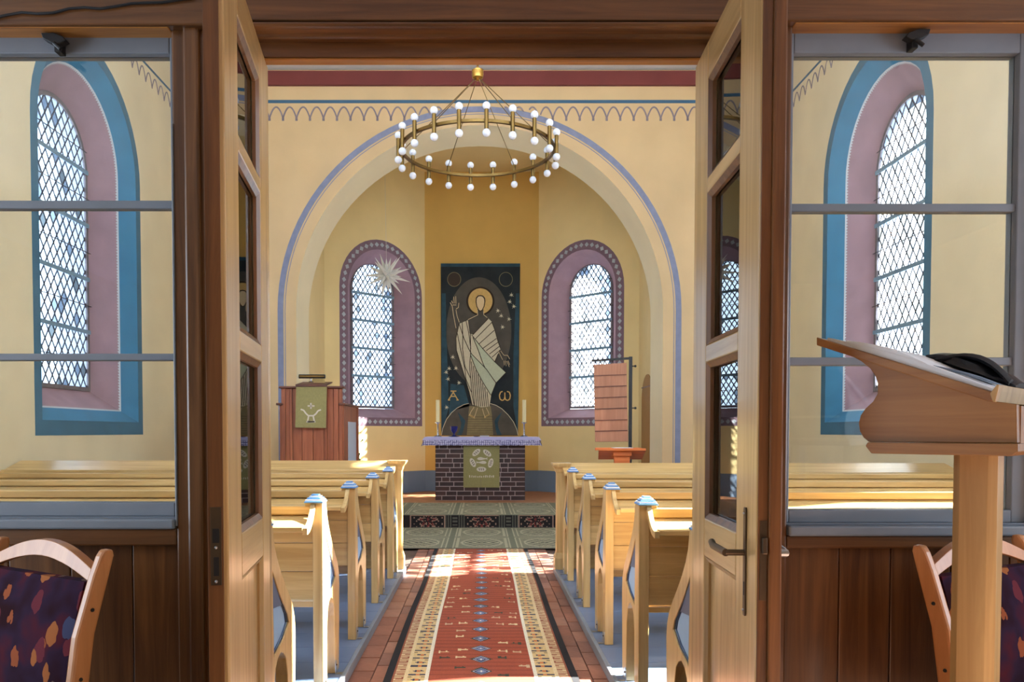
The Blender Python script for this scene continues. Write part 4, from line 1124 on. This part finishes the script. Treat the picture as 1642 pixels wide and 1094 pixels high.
# stars
for (a, b) in ((905, 440), (885, 522), (935, 578), (742, 630), (782, 692), (876, 732), (798, 828), (197, Y2+97), (153, Y2+235), (236, Y2+232), (118, Y2+280), (140, Y2+362), (272, Y2+408), (122, Y2+705)):
    an = random.uniform(0, 1); pl = []
    for k in range(12):
        rr = (34 if k % 4 == 0 else 26) if k % 2 == 0 else 9
        pl.append((a+rr*math.cos(an+k*pi/6), b+rr*math.sin(an+k*pi/6)))
    tpoly('star', t_cream, pl, 3)
tlines('letter_alpha', t_gold, [[(145, Y2+615), (210, Y2+510)], [(195, Y2+510), (258, Y2+615)], [(172, Y2+572), (235, Y2+572)], [(170, Y2+508), (240, Y2+508)], [(138, Y2+616), (165, Y2+616)], [(240, Y2+616), (268, Y2+616)]], 4, .020)
tlines('letter_omega', t_gold, [[(800, Y2+512), (775, Y2+520), (760, Y2+560), (768, Y2+605), (795, Y2+622), (818, Y2+610), (826, Y2+575), (826, Y2+525)], [(826, Y2+575), (834, Y2+610), (858, Y2+622), (885, Y2+605), (893, Y2+560), (880, Y2+520), (852, Y2+512)]], 4, .020)

# ================================================================== CHANDELIER
DCH = 6.6; RC = .633
rc = P(766, 236, DCH); zr = .5*(Z(191.5, DCH-RC)+Z(283, DCH+RC)); zb_ = Z(119, DCH)
ch = thing('chandelier', 'round brass ring chandelier with white globe bulbs hanging above the aisle', 'chandelier', (rc.x, DCH, ZC-.2))
ring = MB()
pr = [(RC-.012, zr-.011), (RC+.012, zr-.011), (RC+.012, zr+.011), (RC-.012, zr+.011)]; n = 72
loops = [[(rc.x+r*math.sin(2*pi*k/n), DCH-r*math.cos(2*pi*k/n), z) for r, z in pr] for k in range(n+1)]
ring.loft(loops).build('ring', brass_d, ch, smooth=True)
for k in range(20):
    a = R(6.0+18*k); cx_, cy_ = rc.x+(RC+.028)*math.sin(a), DCH-(RC+.028)*math.cos(a)
    tb = MB().tube([(cx_, cy_, zr-.078), (cx_, cy_, zr+.078)], .0165, 12).build('lamp_tube', brass_d, ch, smooth=True)
    for sg in (-1, 1): MB().ball((cx_, cy_, zr+sg*.100), .031, 14).build('globe_bulb', globe_m, tb, smooth=True)
for k in range(6):
    a = R(27+60*k)
    MB().tube([(rc.x, DCH, zb_-.02), (rc.x+RC*math.sin(a), DCH-RC*math.cos(a), zr+.012)], .0035, 6).build('suspension_wire', brass_d, ch, smooth=True)
MB().lathe([(.004, -.055), (.02, -.05), (.045, -.03), (.05, 0), (.048, .02), (.05, .03), (.02, .045), (.01, .06)], (rc.x, DCH, zb_), 18).build('boss', brass, ch, smooth=True)
MB().tube([(rc.x, DCH, zb_+.04), (rc.x, DCH, zm1+.03)], .009, 8).build('rod', brass_d, ch, smooth=True)

# ================================================================== PAPER STAR
DS = 13.2; c = P(620, 441, DS)
st = thing('paper_star', 'white many-pointed paper star hanging before the pulpit-side apse window', 'star', c)
core = MB().ball(c, .085, 10).build('core', star_m, st)
rs = random.Random(11); n = 34
for k in range(n):
    zz = 1-2*(k+.5)/n; ph = k*2.39996; r_ = math.sqrt(1-zz*zz)
    d = Vector((r_*math.cos(ph), r_*math.sin(ph), zz)); L = .42 if k % 2 else .30
    a = d.cross(Vector((0, 0, 1)) if abs(d.z) < .9 else Vector((1, 0, 0))).normalized(); b = d.cross(a)
    base = [c+d*.06+(a*math.cos(q_*pi/2)+b*math.sin(q_*pi/2))*.042 for q_ in range(4)]
    MB().add(base+[c+d*L], [(0, 1, 4), (1, 2, 4), (2, 3, 4), (3, 0, 4), (3, 2, 1, 0)]).build('star_point', star_m, st)
MB().tube([c, (c.x-.03, DS, ZAP-.012)], .003, 5).build('thread', thread_m, st)

# ================================================================== PULPIT
DU = 9.4
pu = thing('pulpit', 'red-brown boarded wooden pulpit beside the chancel arch', 'pulpit', (X(500, DU), DU, 0))
zu = Z(623, DU); zlow = Z(648, DU)
xs = [X(440+v/6.835, DU) for v in (78, 125, 170, 200, 305, 425, 545, 580, 650, 705, 748)]
xl = X(449, DU); xr = X(549, DU)
for k, (a, b) in enumerate(zip(xs[:-1], xs[1:])):
    box('board', w_pulpit, pu, a+.002, b-.002, DU-(.012 if k % 2 == 0 else 0), DU+.03, 0, zu, bevel=.004)
box('top_ledge', w_pulpit_rail, pu, xs[0]-.02, xs[-1]+.02, DU-.04, DU+.10, zu, zu+.025, bevel=.005)
dz = zu+.025
for sgn, xx in ((-1, xl), (1, xr)):
    nb = 7; L = 1.0/nb
    for k in range(nb):
        box('side_board', w_pew_z if False else w_pulpit, pu, xx-.012, xx+.012, DU+.03+k*L+.002, DU+.03+(k+1)*L-.002, 0, zlow-.015, bevel=.003)
    box('side_rail', w_pulpit_rail, pu, xx-.04, xx+.04, DU-.03, DU+1.06, zlow-.015, zlow+.012, bevel=.006)
box('back_post', w_pulpit, pu, xr-.03, xr+.03, DU+1.0, DU+1.06, 0, zlow-.015, bevel=.004)
box('floor_board', w_pulpit, pu, xl, xr, DU, DU+1.05, .30, .34)
# reading desk on the pulpit
MB().prism([[(-.06, dz), (.34, dz+.06), (.34, dz+.075), (-.06, dz+.02)]], lambda u, v, t: (t, DU+u, v), X(476, DU), X(525, DU)).build('reading_desk', w_pulpit_rail, pu, bevel=.003)
# pale panel in the pulpit's side
MB().box(xr+.013, xr+.02, DU+.32, DU+.90, .2, Z(677, DU+.6)).build('side_panel', mat('pale_blue_panel', S(186, 194, 214), .7), pu)
pa = thing('pulpit_parament', 'olive cloth with white cross and bowl symbol hanging on the pulpit front', 'parament', (X(500, DU), DU-.05, Z(686, DU)))
dpa = DU-.076
def q2(a, b): return (440+a/6.835, 590+b/6.835)
flat(pa, 'cloth', para_m, [q2(240, 205), (440+575/6.835, 590+205/6.835), q2(566, 660), q2(230, 655)], dpa, .006)
box('hanging_bar', w_pulpit_rail, pa, X(475, dpa), X(525, dpa), dpa-.012, dpa+.012, Z(620.5, dpa), Z(618, dpa), bevel=.003)
def strokes(parent, name, m, lines, d, w_, fq):
    mb = MB()
    for ln in lines:
        for a, b in zip(ln[:-1], ln[1:]): mb.obox(P(*fq(*a), d), P(*fq(*b), d), (0, 1, 0), w_, .003)
    return mb.build(name, m, parent)
strokes(pa, 'cross', para_w, [[(400, 385), (400, 450)], [(365, 418), (440, 418)]], dpa-.008, .018, q2)
strokes(pa, 'bowl_symbol', para_w, [[(288, 455), (320, 465), (345, 500), (372, 525), (430, 525), (455, 505), (480, 470), (510, 460)], [(375, 528), (365, 590), (438, 590), (425, 528)], [(350, 592), (450, 592)]], dpa-.008, .018, q2)
# pulpit lamp and hymnal
lp_ = P(499, 617, DU+.10); lp_.z = dz+.055
t = thing('reading_lamp', 'brass tube reading lamp standing on the pulpit desk', 'lamp', lp_)
a, b = P(480, 604, lp_.y), P(521, 604, lp_.y)
MB().tube([a, b], .022, 12).build('shade', brass_d, t, smooth=True)
MB().tube([(a.x-.004, a.y, a.z), (a.x+.004, a.y, a.z)], .025, 12).build('shade_end', black_m, t); MB().tube([(b.x-.004, b.y, b.z), (b.x+.004, b.y, b.z)], .025, 12).build('shade_end', black_m, t)
for dzz in (.019, -.019): MB().tube([a+Vector((0, -.014, dzz)), b+Vector((0, -.014, dzz))], .006, 6).build('shade_edge', black_m, t)
MB().tube([lp_, (lp_.x, lp_.y, a.z)], .007, 8).build('stem', silver, t, smooth=True)
MB().lathe([(.03, 0), (.03, .008), (.012, .014)], lp_, 14).build('base', steel_d, t, smooth=True)
c = P(511, 616, DU+.2); c.z = dz+.055
bk = thing('hymnal', 'tan hymn book standing open on the pulpit desk', 'book', c)
MB().prism([[(-.075, 0), (.075, 0), (.06, .075), (-.07, .085)]], lambda u, v, t: (c.x+u, c.y+t, c.z+v), 0, .03).build('cover', mat('tan_book', S(214, 186, 124), .8), bk, bevel=.004)
MB().box(c.x-.065, c.x+.06, c.y+.006, c.y+.024, c.z+.078, c.z+.082).build('pages', paper_m, bk)
# plant behind the pulpit
c = Vector((X(579, 11.2), 11.2, ZCH))
t = thing('potted_plant', 'spindly green pot plant standing beside the pulpit', 'plant', c)
MB().lathe([(.07, 0), (.10, .20), (.11, .20), (.11, .23), (.09, .23), (.08, .2)], c, 16).build('pot', pot_m, t, smooth=True)
MB().tube([c+Vector((0, 0, .1)), c+Vector((-.02, .01, .5)), c+Vector((-.05, 0, 1.0))], .008, 6).build('stem', leaf_m, t)
rl = random.Random(2)
for k in range(24):
    z0 = rl.choice((.28, .45, .62, .66, .7, .75, .8, .95)); an = rl.uniform(0, 2*pi); L = rl.uniform(.09, .2)
    b0 = c+Vector((-.03, 0, z0)); d = Vector((math.cos(an), math.sin(an), rl.uniform(-.1, .5)))
    sd2 = Vector((-math.sin(an), math.cos(an), 0))*.014
    p1 = b0+d*L*.5+Vector((0, 0, .03)); p2 = b0+d*L
    MB().add([b0, p1+sd2, p1-sd2, p2, p1+Vector((0, 0, .004))], [(0, 1, 4), (0, 4, 2), (1, 3, 4), (4, 3, 2)]).build('leaf', leaf_m, t)

# ================================================================== HYMN BOARD AND LECTERN BY THE ARCH
DH = 9.6
q3 = lambda a, b: (930+a/5.762, 560+b/5.762)
hs = thing('board_stand', 'thin black metal stand with side arm carrying the hymn board', 'stand', (X(1011.5, DH), DH, 0))
tp_ = P(*q3(468, 85), DH)
MB().box(tp_.x-.02, tp_.x+.02, DH-.014, DH+.014, .02, tp_.z+.02).build('pole', black_m, hs, bevel=.003)
MB().obox(P(*q3(108, 108), DH), P(*q3(478, 84), DH), (0, 1, 0), .028, .02).build('arm', black_m, hs, bevel=.002)
MB().box(tp_.x-.20, tp_.x+.20, DH-.18, DH+.18, 0, .02).build('base', black_m, hs, bevel=.004)
for yy in (157, 545):
    k = P(*q3(470, yy), DH); MB().tube([k, k+Vector((.05, 0, 0))], .007, 8).build('clamp_screw', black_m, hs)
    MB().ball(k+Vector((.055, 0, 0)), .016, 10).build('clamp_knob', black_m, hs, smooth=True)
for cx_ in (135, 405):
    a = P(*q3(cx_, 106 if cx_ < 200 else 90), DH-.015)
    MB().tube([a, P(*q3(cx_, 150 if cx_ < 200 else 135), DH-.015)], .004, 6).build('hook', steel_d, hs)
hb_ = thing('hymn_board', 'pink-brown slatted hymn number board hanging from the black stand', 'board', P(*q3(285, 855), DH-.03))
edges = [(125, 145, 428, 128), (128, 245, 430, 236), (130, 350, 432, 338), (132, 452, 433, 440), (134, 555, 436, 545), (136, 660, 438, 652), (138, 760, 440, 752), (140, 858, 443, 856)]
for e0, e1 in zip(edges[:-1], edges[1:]):
    pl = [q3(e0[0], e0[1]), q3(e0[2], e0[3]), q3(e1[2], e1[3]-3), q3(e1[0], e1[1]-3)]
    flat(hb_, 'slat', w_board, pl, DH-.02, .018)
flat(hb_, 'backing', w_pulpit_rail, [q3(126, 148), q3(428, 130), q3(442, 855), q3(141, 857)], DH-.016, .004)
for e in edges[1:-1]:
    a, b = P(*q3(e[0], e[1]), DH-.042), P(*q3(e[2], e[3]), DH-.042); MB().obox(a, b, (0, 1, 0), .010, .008).build('ledge', w_pulpit_rail, hb_)
DO = 8.9
ol = thing('reading_stand', 'orange wooden reading stand behind the pew front, below the hymn board', 'lectern', (X(1002, DO), DO, 0))
pl = [P(*q3(168, 912), DO), P(*q3(608, 912), DO), P(*q3(636, 1015), DO-.02), P(*q3(212, 1003), DO-.02)]
pl = [P(*q3(168, 912), DO+.26), P(*q3(608, 912), DO+.26), P(*q3(636, 1015), DO), P(*q3(212, 1003), DO)]
pl[0].z = pl[1].z = Z(718, DO); pl[2].z = pl[3].z = Z(736, DO)-.0
xa, xb = X(960, DO), X(1036, DO)
zz1, zz0 = Z(719, DO), Z(735, DO)
MB().prism([[(xa, zz1), (xb, zz1), (xb, zz1-.03), (xa, zz1-.03)]], lambda u, v, t: (u, DO+.30-t, v-.0), 0, .03).build('desk_edge', w_orange, ol, bevel=.003)
MB().loft([[(xa, DO, zz1), (xb, DO, zz1), (xb, DO, zz1-.028), (xa, DO, zz1-.028)], [(xa+.05, DO+.36, zz0), (xb+.03, DO+.36, zz0), (xb+.03, DO+.36, zz0-.028), (xa+.05, DO+.36, zz0-.028)]], True, True).build('desk', w_orange, ol, bevel=.003)
box('column', w_orange, ol, X(988, DO), X(1013, DO), DO+.10, DO+.16, .03, zz1-.05, bevel=.004)
box('column_head', w_orange, ol, X(985, DO), X(1015, DO), DO+.06, DO+.22, zz1-.09, zz1-.03, bevel=.004)
box('foot', w_orange, ol, X(975, DO), X(1027, DO), DO-.08, DO+.34, 0, .035, bevel=.004)
pp_ = MB().box(X(985, DO), X(1016, DO), DO+.02, DO+.2, zz1+.0, zz1+.006).build('paper_sheet', paper_m, None, origin=(X(1000, DO), DO+.1, zz1))
tag(pp_, 'white paper sheet lying on the orange reading stand', 'paper')

# ================================================================== NEAR LECTERN
RV = Vector((.7071, -.7071, 0)); WV = Vector((.7071, .7071, 0)); H0 = Vector((.757, 1.75, 0)); NP = WV
q5 = lambda a, b: (1290+a/4.665, 520+b/4.665)
def LZ(a, b):
    p = PP(*q5(a, b), H0, NP); return ((p-H0).dot(RV), p.z)
le = thing('lectern', 'tall pine reading lectern with scrolled side panel in front of the partition', 'lectern', tuple(H0+RV*.25+WV*.25))
LW = .50
fn = lambda u, v, t: H0+RV*u+WV*t+Vector((0, 0, v))
sp = [LZ(*p) for p in ((330, 228), (420, 275), (490, 330), (530, 390), (547, 450), (545, 520), (510, 580), (455, 630), (420, 680), (404, 740), (412, 800), (440, 848), (480, 878), (1595, 862), (1590, 600), (1400, 575))]
zbm = min(LZ(480, 878)[1], LZ(1595, 862)[1])-.001
sp[12] = (sp[12][0], zbm); sp[13] = (sp[13][0], zbm)
for t0 in (0, LW-.022): MB().prism([sp], fn, t0, t0+.022).build('side_panel', w_lect_x, le, bevel=.002)
bd = [LZ(*p) for p in ((105, 100), (105, 160), (330, 232), (1390, 580), (1440, 560), (1410, 508))]
MB().prism([bd], fn, -.012, LW+.012).build('desk_board', w_lect_x, le, bevel=.002)
lip = [LZ(*p) for p in ((1400, 520), (1420, 582), (1440, 586), (1462, 500), (1470, 455), (1455, 450), (1430, 480))]
MB().prism([lip], fn, -.014, LW+.014).build('desk_lip', w_lect_z, le, bevel=.002)
b0 = LZ(480, 880); b1 = LZ(1598, 865); zb0 = zbm-.0005
MB().prism([[(b0[0], zb0), (b0[0]-.004, zb0-.008), (b0[0]+.008, zb0-.024), (b1[0]-.008, zb0-.024), (b1[0]+.002, zb0-.016), (b1[0]+.002, zb0)]], fn, -.008, LW+.008).build('base_board', w_lect_x, le, bevel=.002)
zf = LZ(1590, 610)[1]
MB().prism([[(b1[0]-.02, zb0), (b1[0], zb0), (b1[0], zf), (b1[0]-.02, zf)]], fn, .022, LW-.022).build('front_panel', w_lect_x, le)
oc = []; hw_ = .043; ch_ = .016; uc, wc = .255, .25
for sx, sy in ((1, 1), (-1, 1), (-1, -1), (1, -1)):
    pr_ = [(sx*hw_, sy*(hw_-ch_)), (sx*(hw_-ch_), sy*hw_)]
    oc += pr_ if sx*sy > 0 else pr_[::-1]
MB().loft([[H0+RV*(uc+a)+WV*(wc+b)+Vector((0, 0, z)) for a, b in oc] for z in (.03, zb0-.024)], True, True).build('post', w_lect_z, le, bevel=.001)
MB().prism([[(uc-.13, 0), (uc+.13, 0), (uc+.13, .035), (uc-.13, .035)]], fn, wc-.13, wc+.13).build('foot_plate', w_lect_x, le, bevel=.004)
# paper, print and black pouch on the sloping desk
s0 = bd[0]; s1 = bd[5]
def on_desk(r, wv, h=0):
    """r 0..1 down the slope, wv across, h off the desk"""
    u = s0[0]+(s1[0]-s0[0])*r; v = s0[1]+(s1[1]-s0[1])*r
    sl = Vector((s1[0]-s0[0], s1[1]-s0[1])); sl.normalize(); nn = (-sl.y, sl.x)
    return fn(u+nn[0]*h, v+nn[1]*h, wv)
def slab_on(name, m, r0, r1, w0, w1, h0, h1, parent=None, curl=0, origin=None):
    mb = MB(); n = 8; top = []; loops = []
    for k in range(n+1):
        r = r0+(r1-r0)*k/n; c_ = curl*math.sin(pi*k/n)
        loops.append([on_desk(r, w0, h0), on_desk(r, w1, h0), on_desk(r, w1, h1+c_), on_desk(r, w0, h1+c_)])
    mb.loft(loops, True, True); return mb.build(name, m, parent, origin=origin)
pg = thing('open_notebook', 'white printed booklet lying open on the near lectern desk', 'booklet', on_desk(.5, .2, .001))
slab_on('page', paper_m, .05, .995, .004, .36, .0005, .006, pg, .008)
slab_on('page', paper_m, .16, .66, .010, .30, .0055, .012, pg, .010)
for a, b in ((.12, .15), (.17, .24)):
    slab_on('print_block', print_m, .62, .93, a-.07, b-.07, .0125, .0135, pg, .0035)
bl = thing('folded_pouch', 'black folded leather pouch lying on the near lectern desk', 'pouch', on_desk(.8, .3, .008))
mb = MB(); loops = []
n = 18
for k in range(n+1):
    r = .42+k/n*.55; q_ = k/n
    hh = .004+.015*(math.sin(pi*min(1, q_*1.12+.05))**.55 if q_ < .8 else .5*(1-q_)/.2+.18)
    wd = .055+.03*math.sin(pi*q_)
    wc_ = .30-.03*q_
    loop = []
    for j in range(14):
        a_ = 2*pi*j/14; cx2 = math.cos(a_); sy = math.sin(a_)
        rid = 1+.10*math.sin(5*a_+q_*4)
        loop.append(on_desk(r, wc_+wd*cx2*rid, .012+max(0, hh*(1+sy*rid))))
    loops.append(loop)
mb.loft(loops, True, True).build('body', black_leather, bl, smooth=True)
mb = MB(); loops = []
for k in range(11):
    r = .50+k/10*.44; q_ = k/10
    loops.append([on_desk(r, .235-.02*q_+.02*math.cos(a_), .016+.035*math.sin(pi*(q_*.9+.05))+.008*math.sin(a_)) for a_ in [2*pi*j/8 for j in range(8)]])
mb.loft(loops, True, True).build('strap_fold', black_leather, bl, smooth=True)

# ================================================================== CHAIRS
def chair(near, far, sgn, label):
    n = Vector((near[0], near[1], 0)); f = Vector((far[0], far[1], 0))
    t = thing('upholstered_chair', label, 'chair', (0, 0, 0), 'upholstered anteroom chairs')
    Wd = (f-n).length; zt_ = 1.0
    # local frame: x from near post to far post, y = backwards, z up
    def post(x0, nm):
        prof = []
        for z, yb, wd in ((0, .04, .034), (.25, -.012, .042), (.45, -.035, .046), (.62, -.030, .048), (.80, -.004, .047), (.94, .040, .042), (.985, .056, .036), (1.0, .060, .022)):
            prof.append((z, yb, wd))
        lo = [(y-w_/2, z) for z, y, w_ in prof]; hi = [(y+w_/2, z) for z, y, w_ in prof]
        return MB().prism([lo+hi[::-1]], lambda u, v, w_: (x0+w_, u, v), -.014, .014).build('post', w_chair, t, bevel=.007)
    for x0 in (0, Wd):
        p = post(x0, '')
        for z, y in ((.86, .012), (.70, -.02)):
            xx = -.0145 if x0 == 0 else Wd+.0145
            MB().ball((xx, y, z), .005, 8).build('screw', black_m, p)
    # arched top rail
    lo = []; up = []
    for k in range(15):
        q_ = k/14; x_ = .012+(Wd-.024)*q_; ar_ = math.sin(pi*q_)
        lo.append((x_, .925+.045*ar_)); up.append((x_, .955+.055*ar_))
    MB().prism([lo+up[::-1]], lambda u, v, w_: (u, .033+(v-.93)*.25-.02*math.sin(pi*u/Wd)*0+w_, v), -.012, .012).build('top_rail', w_chair, t, bevel=.005)
    # padded back
    mb = MB(); loops = []
    for k in range(13):
        q_ = k/12; z = .60+.325*q_; bul = .020*math.sin(pi*q_)**.5
        yb = -.028+.052*max(0, (q_-.25)/.75)**1.4
        row = []
        for j in range(13):
            x_ = .016+(Wd-.032)*j/12; e = math.sin(pi*j/12)**.35
            row.append((x_, yb-.012-bul*e, z))
        row += [((.016+(Wd-.032)*j/12), yb+.016, z) for j in range(12, -1, -1)]
        loops.append(row)
    mb.loft(loops, True, True).build('back_pad', fabric_m, t, smooth=True)
    # seat and legs
    MB().prism([[(.0, .02), (Wd, .02), (Wd+.02, -.42), (Wd*.5, -.45), (-.02, -.42)]], lambda u, v, w_: (u, v-.03, w_), .42, .485).build('seat', red_seat, t, bevel=.018)
    for x0 in (0, Wd):
        MB().box(x0-.018, x0+.018, -.44, -.40, 0, .43).build('leg', w_chair, t, bevel=.006)
        MB().box(x0-.012, x0+.012, -.42, -.03, .36, .42).build('side_rail', w_chair, t, bevel=.004)
    MB().box(0, Wd, -.43, -.41, .36, .42).build('front_rail', w_chair, t, bevel=.004)
    d = f-n; ang = math.atan2(d.y, d.x)
    # local y must point to the back of the chair (towards the partition)
    if sgn > 0: t.location = n; t.rotation_euler = (0, 0, ang)
    else:
        t.location = f; t.rotation_euler = (0, 0, ang+pi)
    return t
chair((-.955, 1.86), (-1.35, 2.09), -1, 'beech chair with dark patterned upholstery below the partition window, pulpit side')
chair((1.146, 1.93), (1.535, 2.13), 1, 'beech chair with dark patterned upholstery standing behind the reading lectern')
